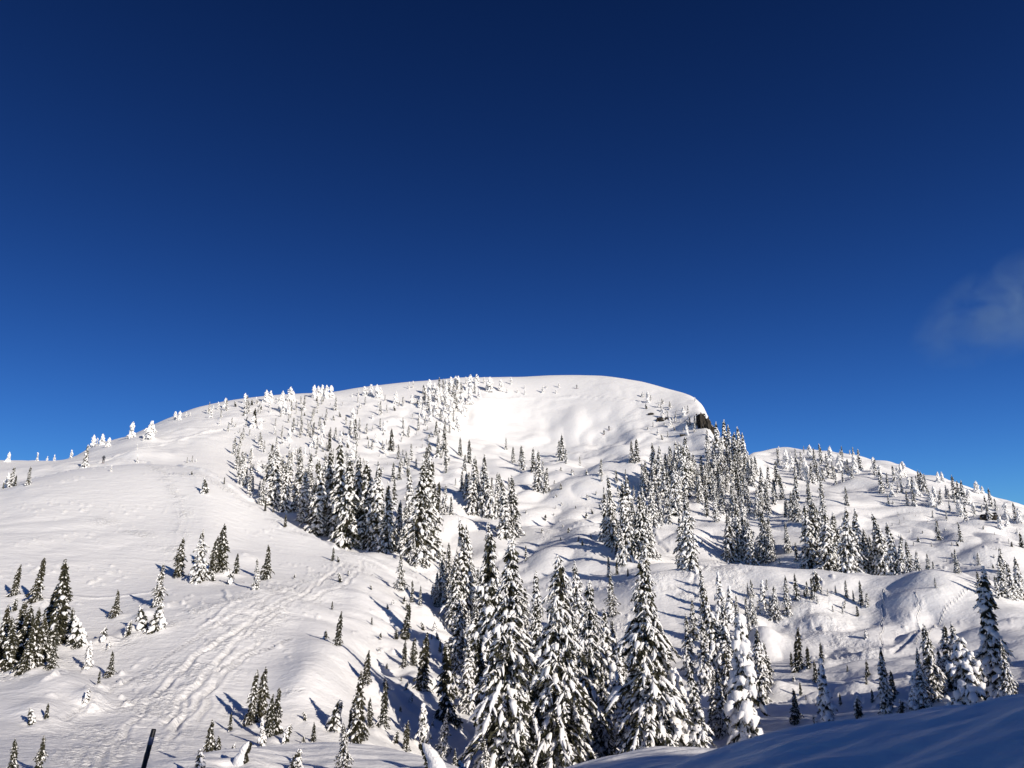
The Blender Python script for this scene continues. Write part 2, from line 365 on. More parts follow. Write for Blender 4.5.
# ------------------------------------------------------------------ tree building
class Buf:
    def __init__(s): s.v = []; s.q = []; s.n = 0
    def add(s, V, Q):
        V = np.asarray(V, float); s.v.append(V); s.q.append(np.asarray(Q) + s.n); s.n += len(V)
    def arrays(s):
        if not s.v: return np.zeros((0, 3)), np.zeros((0, 4), int)
        return np.vstack(s.v), np.vstack(s.q)
def norm(a): return a / np.maximum(np.linalg.norm(a, axis=-1, keepdims=True), 1e-9)
_ringq = {}
def tube(buf, path, w, h, seg, jit=0.0, rg=RNG, up=(0, 0, 1)):
    """swept elliptical section; w, h half sizes along the path"""
    path = np.asarray(path, float); n = len(path)
    d = norm(np.gradient(path, axis=0)); upv = np.array(up, float)
    side = norm(np.cross(d, upv) + 1e-6); u2 = norm(np.cross(side, d))
    a = np.arange(seg) * 2 * math.pi / seg
    V = path[:, None] + side[:, None] * (np.cos(a)[None, :, None] * np.asarray(w)[:, None, None]) + u2[:, None] * (np.sin(a)[None, :, None] * np.asarray(h)[:, None, None])
    if jit:
        V = V + rg.normal(0, 1, V.shape) * (jit * np.minimum(np.asarray(w), np.asarray(h)))[:, None, None]
    k = (n, seg)
    if k not in _ringq:
        i = np.arange(n - 1)[:, None] * seg; j = np.arange(seg)[None]; j2 = (j + 1) % seg
        _ringq[k] = np.stack([i + j, i + j2, i + seg + j2, i + seg + j], -1).reshape(-1, 4)
    buf.add(V.reshape(-1, 3), _ringq[k])
def cards(buf, P, D, Ln, Wd, rg):
    """needle sprays: tapered folded quads from P along D"""
    n = len(P); D = norm(D); s = norm(np.cross(D, rg.normal(0, 1, (n, 3))))
    Ln = Ln[:, None]; Wd = Wd[:, None]
    V = np.stack([P - s * Wd * .5, P + s * Wd * .5, P + D * Ln + s * Wd * .22, P + D * Ln - s * Wd * .22], 1).reshape(-1, 3)
    buf.add(V, np.arange(n * 4).reshape(-1, 4))

def make_conifer(seed, H, Rb, spacing, nper, snow, pw=.85, padw=.16, droop=.75, seg=6, fol=1.0, wind=0.0, lean=0.0, cap=.3, side_pads=2, card=.30, curve=0.0, core=1.0, jit=.16, dust=.22):
    rg = np.random.RandomState(seed)
    tr, fo, sn = Buf(), Buf(), Buf()
    ph = rg.uniform(0, 6.28)
    def axis(z):
        t = np.maximum(z, 0) / H
        return np.stack([lean * H * t ** 1.6 + curve * np.sin(t * 5 + ph) * t + 0 * z, curve * .6 * np.cos(t * 4 + ph) * t + 0 * z, z], -1)
    zs = np.linspace(-.5, H * .97, 9); rr = (0.045 + .016 * H) * (1 - np.clip(zs, 0, H) / H) ** .8 + .015
    tube(tr, axis(zs), rr, rr, 7, up=(0, 1, 0))
    z = .04 * H
    while z < H * .985:
        t = z / H; tipf = .30 + .70 * min(1, (1 - t) * 2.6); lumps = 1 + .22 * math.sin(z * 2.3 + ph)
        k = max(3, int(round(nper * (.55 + .45 * (1 - t)))))
        a0 = rg.uniform(0, 6.28)
        for b in range(k):
            az = a0 + b * 2 * math.pi / k + rg.uniform(-.35, .35)
            L = Rb * ((1 - t) ** pw) * rg.uniform(.62, 1.18) * (lumps if t < .85 else 1) + .05 * Rb
            if t < .9: L *= 1 + .28 * math.sin(2 * az + z * 1.9 + ph) + .12 * math.sin(3 * az - z * 3.1)
            if rg.rand() < .07 and t < .9: continue
            z0 = z + rg.uniform(-.5, .5) * spacing
            o = axis(np.array(z0))
            dh = np.array([math.cos(az), math.sin(az), 0.0])
            s = np.linspace(0, 1, 6); dr = droop * rg.uniform(.75, 1.3); upw = .22 + .3 * t
            path = o + dh * (L * (s - .12 * s * s))[:, None] + np.array([0, 0, 1.0]) * (L * (upw * s - dr * s ** 1.7))[:, None]
            side = np.array([-dh[1], dh[0], 0])
            bw = min(.42, .34 * L + .06)
            # needles
            ns = max(3, int(L / .17 * fol)); ss = rg.uniform(.12, 1.0, ns * 5)
            P = np.stack([np.interp(ss, s, path[:, c]) for c in range(3)], 1)
            sgn = rg.choice([-1, 1], len(ss))
            lat = rg.uniform(.15, 1.0, len(ss))
            D = dh * rg.uniform(.3, 1.0, (len(ss), 1)) + side * (sgn * lat)[:, None] + np.array([0, 0, -1.]) * rg.uniform(.25, 1.3, (len(ss), 1))
            P = P + side * (sgn * lat * bw * rg.uniform(0, .6, len(ss)) * (1.15 - .6 * ss))[:, None]
            cl_ = tipf * card * rg.uniform(.5, 1.25, len(ss)) * (1.2 - .4 * ss); cw_ = tipf * card * .42 * rg.uniform(.6, 1.3, len(ss))
            dm = rg.rand(len(ss)) < dust
            cards(fo, P[~dm], D[~dm], cl_[~dm], cw_[~dm], rg)
            if dm.any(): cards(sn, P[dm] + np.array([0, 0, .04]), D[dm], cl_[dm] * .7, cw_[dm] * .9, rg)
            # snow lying on the branch
            ps = snow
            if wind: ps = snow * (1 - wind) + wind * snow * 1.6 * max(0, math.cos(az - .6))
            for half in range(2 if L > 1.0 else 1):
                if rg.rand() > ps: continue
                s0 = rg.uniform(.06, .35); s1 = rg.uniform(.75, 1.04)
                if L > 1.0: s0, s1 = (rg.uniform(.05, .25), rg.uniform(.42, .6)) if half == 0 else (rg.uniform(.5, .68), rg.uniform(.85, 1.05))
                q = np.linspace(s0, s1, 6)
                pp = np.stack([np.interp(q, s, path[:, c]) for c in range(3)], 1)
                pr = np.sin(np.linspace(.12, math.pi - .25, 6)) ** .6
                wv = np.minimum(padw * tipf * rg.uniform(.65, 1.35), bw * .9) * pr * rg.uniform(.75, 1.25, 6)
                hv = wv * rg.uniform(.55, .85)
                wv[0] *= .3; wv[-1] *= .25; hv[0] *= .3; hv[-1] *= .25
                pp[:, 2] += hv * .75 + .03
                tube(sn, pp, wv, hv, seg, jit=jit, rg=rg)
            for c in range(side_pads):
                if rg.rand() > ps * .85: continue
                q0 = rg.uniform(.3, .9); sg = rg.choice([-1, 1]); ll = bw * rg.uniform(.7, 1.7)
                p0 = np.array([np.interp(q0, s, path[:, cc]) for cc in range(3)])
                dd = norm(dh * rg.uniform(.3, 1) + side * sg * rg.uniform(.3, 1.1) + np.array([0, 0, -1]) * rg.uniform(.3, 1.1))
                q = np.linspace(0, 1, 4)[:, None]
                pp = p0 + dd * ll * q + np.array([0, 0, -.25]) * ll * q ** 2
                wv = padw * tipf * rg.uniform(.35, .75) * np.array([.35, 1, .9, .2]); hv = wv * .7
                pp[:, 2] += hv * .7 + .02
                tube(sn, pp, wv, hv, max(5, seg - 1), jit=jit * 1.1, rg=rg)
        z += spacing * (.75 + .5 * rg.rand()) * (1.0 - .45 * t)
    # dark twiggy core
    nc = int(260 * core * H / 8)
    tt = rg.uniform(.03, .95, nc); rad = Rb * (1 - tt) ** pw * rg.uniform(.05, .45, nc); aa = rg.uniform(0, 6.28, nc)
    P = axis(tt * H) + np.stack([np.cos(aa) * rad, np.sin(aa) * rad, 0 * aa], 1)
    D = np.stack([np.cos(aa), np.sin(aa), -.8 - rg.rand(nc)], 1)
    cards(fo, P, D, card * rg.uniform(1, 1.8, nc), card * .7 * rg.uniform(.7, 1.4, nc), rg)
    # leader with its lump of snow
    nl = 26; tt = rg.uniform(.86, 1.0, nl)
    P = axis(tt * H); D = np.stack([rg.normal(0, .7, nl), rg.normal(0, .7, nl), .3 + 0 * tt], 1)
    cards(fo, P, D, card * .42 * rg.uniform(.5, 1, nl) * (1.5 - 1 * (tt - .86) / .14), np.full(nl, card * .16), rg)
    if cap > 0:
        for i in range(4):
            zz = H * rg.uniform(.86, 1.0); ax = axis(np.array([zz - cap * .5, zz - cap * .2, zz + cap * .1, zz + cap * .35]))
            ax[:, :2] += rg.normal(0, cap * .18, 2)
            w_ = cap * .38 * np.array([.5, 1, .8, .15]) * rg.uniform(.6, 1.1)
            tube(sn, ax, w_, w_, 6, jit=.15, rg=rg, up=(0, 1, 0))
    return tr, fo, sn

def make_slab(seed, H, lean):
    """a sapling bowed over under one thick mass of snow"""
    rg = np.random.RandomState(seed); tr, fo, sn = Buf(), Buf(), Buf()
    s = np.linspace(0, 1, 12)
    pth = np.stack([-lean * H * s ** 1.5, .05 * H * np.sin(s * 3), H * (s - .16 * s * s)], 1)
    tube(tr, pth + np.array([.03 * H, 0, -.05]), .03 * (1 - s) + .01, .03 * (1 - s) + .01, 6, up=(0, 1, 0))
    w_ = H * .2 * np.sqrt(np.clip(1 - s ** 1.6, 0, 1)) * (1 + .1 * rg.normal(0, 1, 12)) * (.85 + .3 * (1 - s)); w_[-1] = .03
    tube(sn, pth + np.array([.04 * H, -.02, -.05]), w_, w_ * .85, 12, jit=.045, rg=rg, up=(0, 1, 0))
    n = int(300)
    tt = rg.uniform(.15, .95, n); P = np.stack([np.interp(tt, s, pth[:, c]) for c in range(3)], 1)
    rad = np.interp(tt, s, w_)
    aa = rg.uniform(2.5, 4.2, n); P = P + np.stack([np.cos(aa) * rad * .95, np.sin(aa) * rad * .9, 0 * aa], 1)
    D = np.stack([np.cos(aa) * 1.0, np.sin(aa) * .6, -.9 + rg.normal(0, .3, n)], 1)
    cards(fo, P, D, .16 * rg.uniform(.6, 1.5, n), .1 * rg.uniform(.6, 1.3, n), rg)
    return tr, fo, sn

PROTO = {}
def proto(kind, H, parts):
    tr, fo, sn = parts
    out = {'H': H, 'm': []}
    for nm, bf, mt in (('trunk', tr, M_BARK), ('foliage', fo, M_NEEDLE), ('snow_cover', sn, M_TSNOW)):
        V, Q = bf.arrays()
        if len(Q): out['m'].append((nm, V, Q, mt))
    PROTO.setdefault(kind, []).append(out)
for i in range(3):
    proto('big', 12.5, make_conifer(100 + i, 12.5, [2.7, 3.0, 2.55][i], 
        .31, 8, .70, padw=.138, card=.31, side_pads=4, seg=7, curve=.18, pw=.98, fol=1.8, droop=1.0, dust=.34))
for i in range(8):
    proto('mid', 9.0, make_conifer(200 + i, 9.0, [1.55, 1.4, 1.8, 1.35, 1.65, 1.95, 1.45, 1.7][i], .34, 7, [.78, .85, .7, .8, .66, .85, .9, .74][i], padw=[.15, .17, .15, .18, .14, .19, .17, .16][i], lean=[0, .04, 0, -.03, 0, 0, .07, -.05][i], card=.30, side_pads=2, curve=.14, pw=.92, cap=.22, fol=1.2, dust=.3))
for i in range(4):
    proto('frost', 7.0, make_conifer(300 + i, 7.0, [1.15, 1.05, 1.25, 1.1][i], .36, 7, .95, padw=.18, card=.28, side_pads=2, seg=6, curve=.12, pw=.85, fol=1.0, cap=.22))
for i in range(4):
    proto('dark', 5.0, make_conifer(400 + i, 5.0, [.80, .9, .75, .95][i], .25, 7, .34, padw=.12, card=.28, side_pads=1, wind=.75, lean=[.05, .0, .09, .03][i], cap=0, pw=.95, fol=1.2, curve=.1))
for i in range(4):
    proto('dense', 7.0, make_conifer(450 + i, 7.0, [1.15, 1.35, 1.05, 1.25][i], .3, 8, .42, padw=.15, card=.3, side_pads=1, wind=.55, cap=.15, pw=.85, fol=1.4, curve=.14, dust=.12, lean=[0, .05, -.04, .02][i]))
for i in range(4):
    proto('bush', 2.4, make_conifer(500 + i, 2.4, [.6, .75, .6, .7][i], .17, 8, .9, padw=.24, card=.22, side_pads=2, wind=.85, lean=[-.25, .22, -.4, .1][i], cap=.3, pw=.5, fol=1.4, core=3))
for i in range(5):
    proto('rime', 4.0, make_conifer(600 + i, 4.0, [.78, .62, .9, .7, .6][i], .27, 7, 1.6, padw=.24, card=.16, side_pads=2, seg=6, cap=.5, pw=.5, fol=.45, core=.3, droop=.5))
for i in range(3):
    proto('laden', 7.5, make_conifer(700 + i, 7.5, [1.35, 1.2, 1.3][i], .5, 7, .85, padw=.42, card=.32, side_pads=2, seg=8, cap=.9, pw=.62, fol=1.8, curve=.3, droop=1.25, jit=.07, dust=.1))
for i in range(2):
    proto('broad', 5.0, make_conifer(750 + i, 5.0, 2.0, .45, 8, .85, padw=.36, card=.34, side_pads=2, seg=8, cap=.8, pw=.7, fol=1.6, curve=.3, droop=.9, jit=.07, dust=.12))
for i in range(2):
    proto('slab', 3.0, make_slab(800 + i, 3.0, [.28, .5][i]))

for i in range(3):
    proto('lite_frost', 7.0, make_conifer(900 + i, 7.0, [1.15, 1.05, 1.25][i], .62, 6, .95, padw=.26, card=.36, side_pads=1, seg=5, curve=.12, pw=.85, fol=.35, core=.5, cap=.25))
    proto('lite_mid', 9.0, make_conifer(910 + i, 9.0, [1.6, 1.45, 1.7][i], .62, 6, .7, padw=.22, card=.42, side_pads=1, seg=5, curve=.1, pw=.92, fol=.5, core=.6, cap=.22))
    proto('lite_rime', 4.0, make_conifer(920 + i, 4.0, [.75, .6, .85][i], .42, 6, 1.4, padw=.28, card=.2, side_pads=1, seg=5, cap=.5, pw=.55, fol=.3, core=.2, droop=.5))
    proto('lite_dark', 5.0, make_conifer(930 + i, 5.0, .85, .4, 6, .3, padw=.14, card=.34, side_pads=1, seg=5, wind=.7, cap=0, pw=.95, fol=.7, core=.8))
    proto('lite_bush', 2.4, make_conifer(940 + i, 2.4, [.7, .6, .8][i], .3, 6, .9, padw=.26, card=.26, side_pads=1, seg=5, wind=.85, lean=[-.3, .2, -.1][i], cap=.3, pw=.5, fol=.8, core=1))
MESHES = {}
def part_meshes(kind, i):
    if (kind, i) not in MESHES:
        p = PROTO[kind][i]
        MESHES[(kind, i)] = [(nm, mesh_from(kind + '_' + nm, V, Q, None, (mt,), smooth=(nm != 'foliage'))) for nm, V, Q, mt in p['m']]
    return MESHES[(kind, i)]
def single_mesh(kind, i):
    k = (kind, i, 'one')
    if k not in MESHES:
        p = PROTO[kind][i]; Vs = []; Qs = []; mi = []; n = 0; mats = []
        for j, (nm, V, Q, mt) in enumerate(p['m']):
            Vs.append(V); Qs.append(Q + n); n += len(V); mi.append(np.full(len(Q), j)); mats.append(mt)
        MESHES[k] = mesh_from(kind + '_tree', np.vstack(Vs), np.vstack(Qs), None, mats, mi_q=np.concatenate(mi), smooth=True)
    return MESHES[k]

# ------------------------------------------------------------------ where the trees stand
# (pixel column of the foot, pixel row of the foot, pixel row of the tip, kind [, min range, lean in px])
T = [
 # on the near bank
 (438,776,737,'slab',12,-0.7),(239,766,734,'slab',12,3.0),(293,778,750,'bush',12),(343,778,722,'mid',12),(200,776,752,'bush',12),(318,768,758,'bush',12),(466,790,762,'bush',12),
 # left edge
 (13,597,564,'dark'),(34,603,557,'dark'),(47,640,585,'dense'),(57,646,558,'dense'),(66,600,583,'dark'),(69,646,607,'dense'),(26,664,610,'dense'),(37,668,614,'dense'),(13,660,600,'dense'),(78,649,617,'bush'),(50,662,620,'dense'),
 (-3,668,604,'dense'),(7,673,616,'dense'),(19,668,604,'dense'),(22,676,628,'dark'),(31,672,607,'dense'),(43,668,620,'dense'),(51,672,640,'dark'),(14,612,598,'bush'),
 (115,618,589,'dark'),(157,607,562,'mid'),(156,632,604,'bush'),(143,630,607,'bush'),(127,637,621,'bush'),(103,641,627,'bush'),(108,650,641,'slab'),(87,669,641,'laden'),
 (110,678,650,'dark'),(98,688,670,'dark'),(84,706,690,'bush'),(66,702,694,'bush'),(32,726,709,'bush'),(46,721,703,'dark'),(11,776,738,'dark'),(37,773,735,'dense'),
 # small group on the left hill flank
 (178,578,537,'dark'),(199,583,529,'mid'),(211,576,535,'dark'),(221,573,523,'dark'),(236,575,553,'dark'),(230,584,570,'bush'),(256,590,558,'mid'),(266,580,544,'dark'),
 (294,579,574,'bush'),(214,582,571,'bush'),(333,561,547,'dark'),(339,563,556,'bush'),
 # below the ski track
 (251,726,669,'dense'),(260,722,666,'dark'),(266,739,694,'dark'),(275,736,687,'dense'),(230,732,712,'dark'),(209,772,719,'dark'),(216,774,735,'dark'),(262,749,718,'laden'),
 (232,753,743,'bush'),(284,744,725,'bush'),
 (341,583,573,'bush'),(349,576,570,'bush'),(372,591,585,'bush'),(332,610,601,'dark'),(337,646,611,'dark'),(325,640,630,'bush'),(388,610,604,'bush'),(401,590,552,'mid'),
 (412,603,580,'mid'),(420,607,585,'mid'),(437,607,571,'mid'),(446,606,566,'mid'),(405,640,603,'dark'),(434,633,622,'bush'),(404,668,640,'dark'),(413,666,637,'dark'),
 (421,690,632,'dark'),(446,722,640,'dense'),(365,686,650,'dark'),(357,744,670,'dense'),(370,728,697,'dark'),(383,725,681,'dark'),(332,730,700,'bush'),(314,714,706,'bush'),
 (306,722,712,'bush'),(313,743,722,'dark'),(405,691,682,'bush'),(423,746,703,'laden'),(405,752,720,'dark'),(303,745,736,'bush'),(350,735,708,'dark'),(396,640,628,'bush'),
 (443,757,708,'mid'),(455,772,748,'mid'),(433,600,585,'bush'),(380,640,632,'bush'),(440,655,640,'dark'),(395,745,730,'bush'),
 # the big pair and what is round it
 (507,778,536,'big'),(560,780,554,'big'),(490,690,524,'mid',24),(487,783,736,'mid'),(525,632,586,'mid'),(526,562,545,'mid'),(578,640,561,'mid'),(592,745,578,'big'),
 (471,628,518,'mid'),(463,630,530,'mid'),(456,632,551,'mid'),(480,640,541,'mid'),(449,608,561,'mid'),(475,665,600,'mid'),(468,650,610,'mid'),(540,772,650,'mid'),(515,772,690,'mid'),
 (535,700,600,'mid'),(577,700,612,'mid'),(606,760,668,'mid'),
 (613,616,573,'mid'),(609,578,556,'mid'),(617,576,560,'dark'),(617,558,542,'dark'),(632,562,543,'dark'),(628,578,568,'dark'),
 (651,770,549,'big'),(633,745,626,'mid'),(675,762,671,'broad'),(702,758,662,'mid'),(715,680,580,'mid'),(706,692,616,'mid'),(728,680,600,'mid'),(725,711,685,'slab'),(622,705,650,'laden'),
 (690,676,612,'mid'),(740,640,600,'mid'),(737,612,595,'mid'),(618,742,690,'mid'),(660,765,690,'mid'),(694,640,598,'mid'),(716,735,670,'mid'),(640,690,610,'mid'),
 # stands in the middle distance
 (690,569,498,'mid'),(684,566,515,'mid'),(627,560,480,'mid'),(614,548,487,'mid'),(640,562,492,'mid'),(606,542,492,'frost'),(648,556,505,'mid'),(634,552,500,'mid'),
 (645,497,462,'mid'),(655,490,443,'mid'),(632,463,440,'mid'),(637,464,438,'mid'),(655,500,470,'frost'),(665,500,462,'frost'),(675,515,461,'mid'),(668,512,470,'mid'),(660,495,446,'frost'),
 (685,497,445,'frost'),(701,499,470,'mid'),(707,517,492,'mid'),(715,519,508,'frost'),(681,480,441,'frost'),(672,478,445,'frost'),(690,490,452,'frost'),
 (731,561,512,'mid'),(740,560,503,'mid'),(751,563,519,'mid'),(764,560,508,'mid'),(772,562,525,'mid'),(780,567,558,'frost'),(745,558,515,'mid'),(775,500,478,'mid'),(786,517,500,'mid'),
 (793,520,491,'mid'),(798,522,492,'mid'),(806,526,505,'mid'),(811,528,510,'mid'),(797,563,542,'mid'),
 (813,568,503,'mid',112),(818,566,498,'mid',114),(829,572,510,'mid',112),(836,572,512,'mid',112),(849,575,507,'mid',112),(858,575,508,'mid',112),(870,576,528,'mid',112),
 (880,578,517,'mid',112),(887,578,512,'mid',112),(896,580,522,'mid',112),(902,580,534,'mid',112),(911,581,540,'mid',112),(919,581,550,'mid',112),(930,581,553,'mid',112),(935,580,561,'mid',112),(843,574,525,'mid',112),(865,576,535,'mid',112),(874,577,535,'mid',112),
 (822,498,475,'mid'),(847,506,486,'mid'),(796,486,465,'frost'),
 # bench
 (753,624,591,'mid'),(776,621,585,'mid'),(771,619,596,'mid'),(788,614,575,'mid'),(797,601,573,'mid'),(808,599,581,'mid'),(813,601,577,'mid'),(836,595,585,'mid'),(847,600,579,'mid'),
 (854,604,590,'mid'),(862,607,580,'mid'),(858,618,605,'dark'),(843,610,600,'bush'),(828,598,588,'frost'),(866,641,630,'bush'),(762,704,626,'mid'),(758,610,600,'frost'),(822,596,589,'bush'),(868,605,592,'frost'),
 (748,742,615,'laden'),(828,723,660,'laden'),(798,672,627,'dark'),(809,670,646,'dark'),(822,664,642,'dark'),(792,668,652,'dark'),(816,682,660,'dark'),(868,678,660,'dark'),
 (797,723,688,'dark'),(801,697,682,'dark'),(794,681,674,'bush'),(816,726,716,'bush'),(859,718,696,'slab'),(723,650,625,'mid'),
 (936,590,577,'frost'),(958,578,548,'mid',105),(980,595,570,'mid'),(988,592,572,'frost'),(1001,698,568,'frost'),(934,706,623,'mid'),(951,690,623,'mid'),(963,690,622,'mid'),
 (972,709,638,'broad'),(925,711,648,'mid'),(888,714,647,'mid'),(893,699,670,'dark'),(916,713,672,'laden'),(904,716,700,'bush'),(943,700,648,'mid'),(1014,712,640,'mid'),
 (1004,598,552,'mid'),(1013,600,562,'frost'),(1021,600,556,'frost'),(998,600,575,'frost'),(979,566,552,'frost'),(961,543,523,'mid'),(939,541,519,'mid'),(958,546,541,'bush'),
 (933,518,510,'frost'),(947,521,510,'frost'),(889,506,494,'frost'),(882,494,470,'frost'),(876,476,458,'frost'),(893,496,486,'frost'),(908,506,490,'frost'),(914,507,489,'frost'),
 (930,505,488,'frost'),(941,505,490,'frost'),(1016,521,502,'frost'),(1022,548,532,'dark'),(991,507,488,'frost'),
 # main stand left of the middle
 (273,506,446,'mid'),(262,506,475,'mid'),(284,512,460,'mid'),(297,512,452,'mid'),(303,522,466,'mid'),(318,536,458,'mid'),(312,530,470,'mid'),(328,530,448,'mid'),(339,538,440,'mid'),
 (347,548,456,'mid'),(353,545,455,'mid'),(356,530,470,'mid'),(367,548,461,'mid'),(378,550,463,'mid'),(372,545,480,'mid'),(387,553,482,'mid'),(395,552,500,'mid'),(394,505,478,'mid'),
 (409,520,466,'mid'),(417,562,459,'mid'),(425,560,457,'mid'),(431,558,480,'mid'),(412,566,532,'mid'),(404,556,505,'mid'),(437,513,482,'dark'),(444,515,484,'mid'),(451,516,496,'mid'),
 (462,492,470,'mid'),(472,514,455,'mid'),(484,516,454,'mid'),(491,518,463,'mid'),(497,516,472,'mid'),(505,538,479,'mid'),(512,538,475,'mid'),(478,505,465,'mid'),(466,500,475,'mid'),
 (243,486,455,'frost'),(250,488,462,'frost'),(241,470,450,'frost'),(285,528,514,'dark'),(273,513,505,'dark'),(265,512,500,'dark'),
 (538,492,450,'mid'),(545,493,472,'mid'),(509,491,477,'frost'),(513,463,446,'mid'),(521,466,445,'mid'),(562,461,434,'mid'),(566,464,448,'frost'),(559,458,440,'frost'),(580,466,456,'frost'),
 (444,452,424,'mid'),(438,450,432,'frost'),(460,456,437,'mid'),(391,452,428,'dark'),(393,482,462,'mid'),(401,470,456,'frost'),(355,440,418,'mid'),(350,436,420,'frost'),(313,438,422,'mid'),(300,438,426,'frost'),
 (329,452,432,'dark'),(254,426,408,'dark'),(372,450,438,'frost'),(368,450,440,'frost'),(380,428,418,'frost'),
 # rime-crusted trees on and near the skyline
 (8,462,452,'rime'),(37,461,452.5,'rime'),(47,461,456,'rime'),(54,461,454.5,'rime'),(71,456,450,'rime'),(85,467,444,'frost'),(93,447,435,'rime'),(97,446,438,'rime'),(102,445,434,'rime'),
 (108,447,437,'rime'),(131,438,422,'rime'),(150,439,421,'rime'),(146,439,429,'rime'),(143,441,435,'rime'),(137,449,444,'rime'),(111,472,465,'rime'),(137,463,455,'rime'),
 (11,487,466,'frost'),(7,487,473,'rime'),(15,486,475,'dark'),(28,485,466,'mid'),(3,489,482,'dark'),
 (175,420,411,'rime'),(179,420,411,'rime'),(186,417,412,'rime'),(190,416,412,'rime'),(209,412,404,'rime'),(213,411,405,'rime'),(218,410,402,'rime'),(225,408,398,'rime'),(245,404,393,'rime'),
 (256,404,397,'rime'),(266,403,390,'rime'),(270,403,391,'rime'),(282,402,391,'rime'),(290,401,387,'rime'),(293,401,391,'rime'),(277,404,398,'rime'),
 (314,398,385,'rime'),(318,398,386,'rime'),(322,398,385,'rime'),(326,398,385,'rime'),(331,398,385,'rime'),(352,397,393,'rime'),(358,397,389,'rime'),(364,396,386,'rime'),(367,396,388,'rime'),
 (371,396,384,'rime'),(377,398,385,'rime'),(380,398,387,'rime'),(409,389,382,'rime'),(413,388,381,'rime'),(430,395,380,'rime'),(434,396,383,'rime'),(425,400,386,'rime'),(446,388,379,'rime'),
 (451,387,377,'rime'),(455,387,376,'rime'),(458,388,376,'rime'),(466,385,377,'rime'),(476,384,374.5,'rime'),(478,384,376,'rime'),(484,384,377,'rime'),(511,385,377,'rime'),(501,391,379,'rime'),
 (470,403,388,'rime'),(437,400,386,'rime'),(441,402,388,'rime'),(429,405,390,'rime'),
 (205,494,478,'bush'),(192,475,471,'bush'),(224,485,477,'dark'),(192,463,455,'frost'),(187,463,457,'frost'),(196,462,458,'rime'),
 (695,402,397,'rime'),(718,440,428,'rime'),
 (779,453,446,'rime'),(790,454,448,'rime'),(804,454,446,'frost'),(830,454,449,'rime'),(850,455,450,'rime'),(840,455,451,'rime'),
 (901,478,463,'rime'),(904,477,461,'rime'),(898,478,466,'rime'),(920,490,470,'frost'),(923,492,471,'frost'),(926,492,473,'frost'),(938,482,472,'rime'),(943,482,472,'rime'),
 (949,500,488,'frost'),(955,500,475,'frost'),(959,500,480,'frost'),(963,500,480,'frost'),(977,494,481,'rime'),(983,495,486,'rime'),(966,506,490,'frost'),
]
def in_poly(x, y, P):
    c = False; j = len(P) - 1
    for i in range(len(P)):
        if (P[i][1] > y) != (P[j][1] > y) and x < (P[j][0] - P[i][0]) * (y - P[i][1]) / (P[j][1] - P[i][1]) + P[i][0]: c = not c
        j = i
    return c
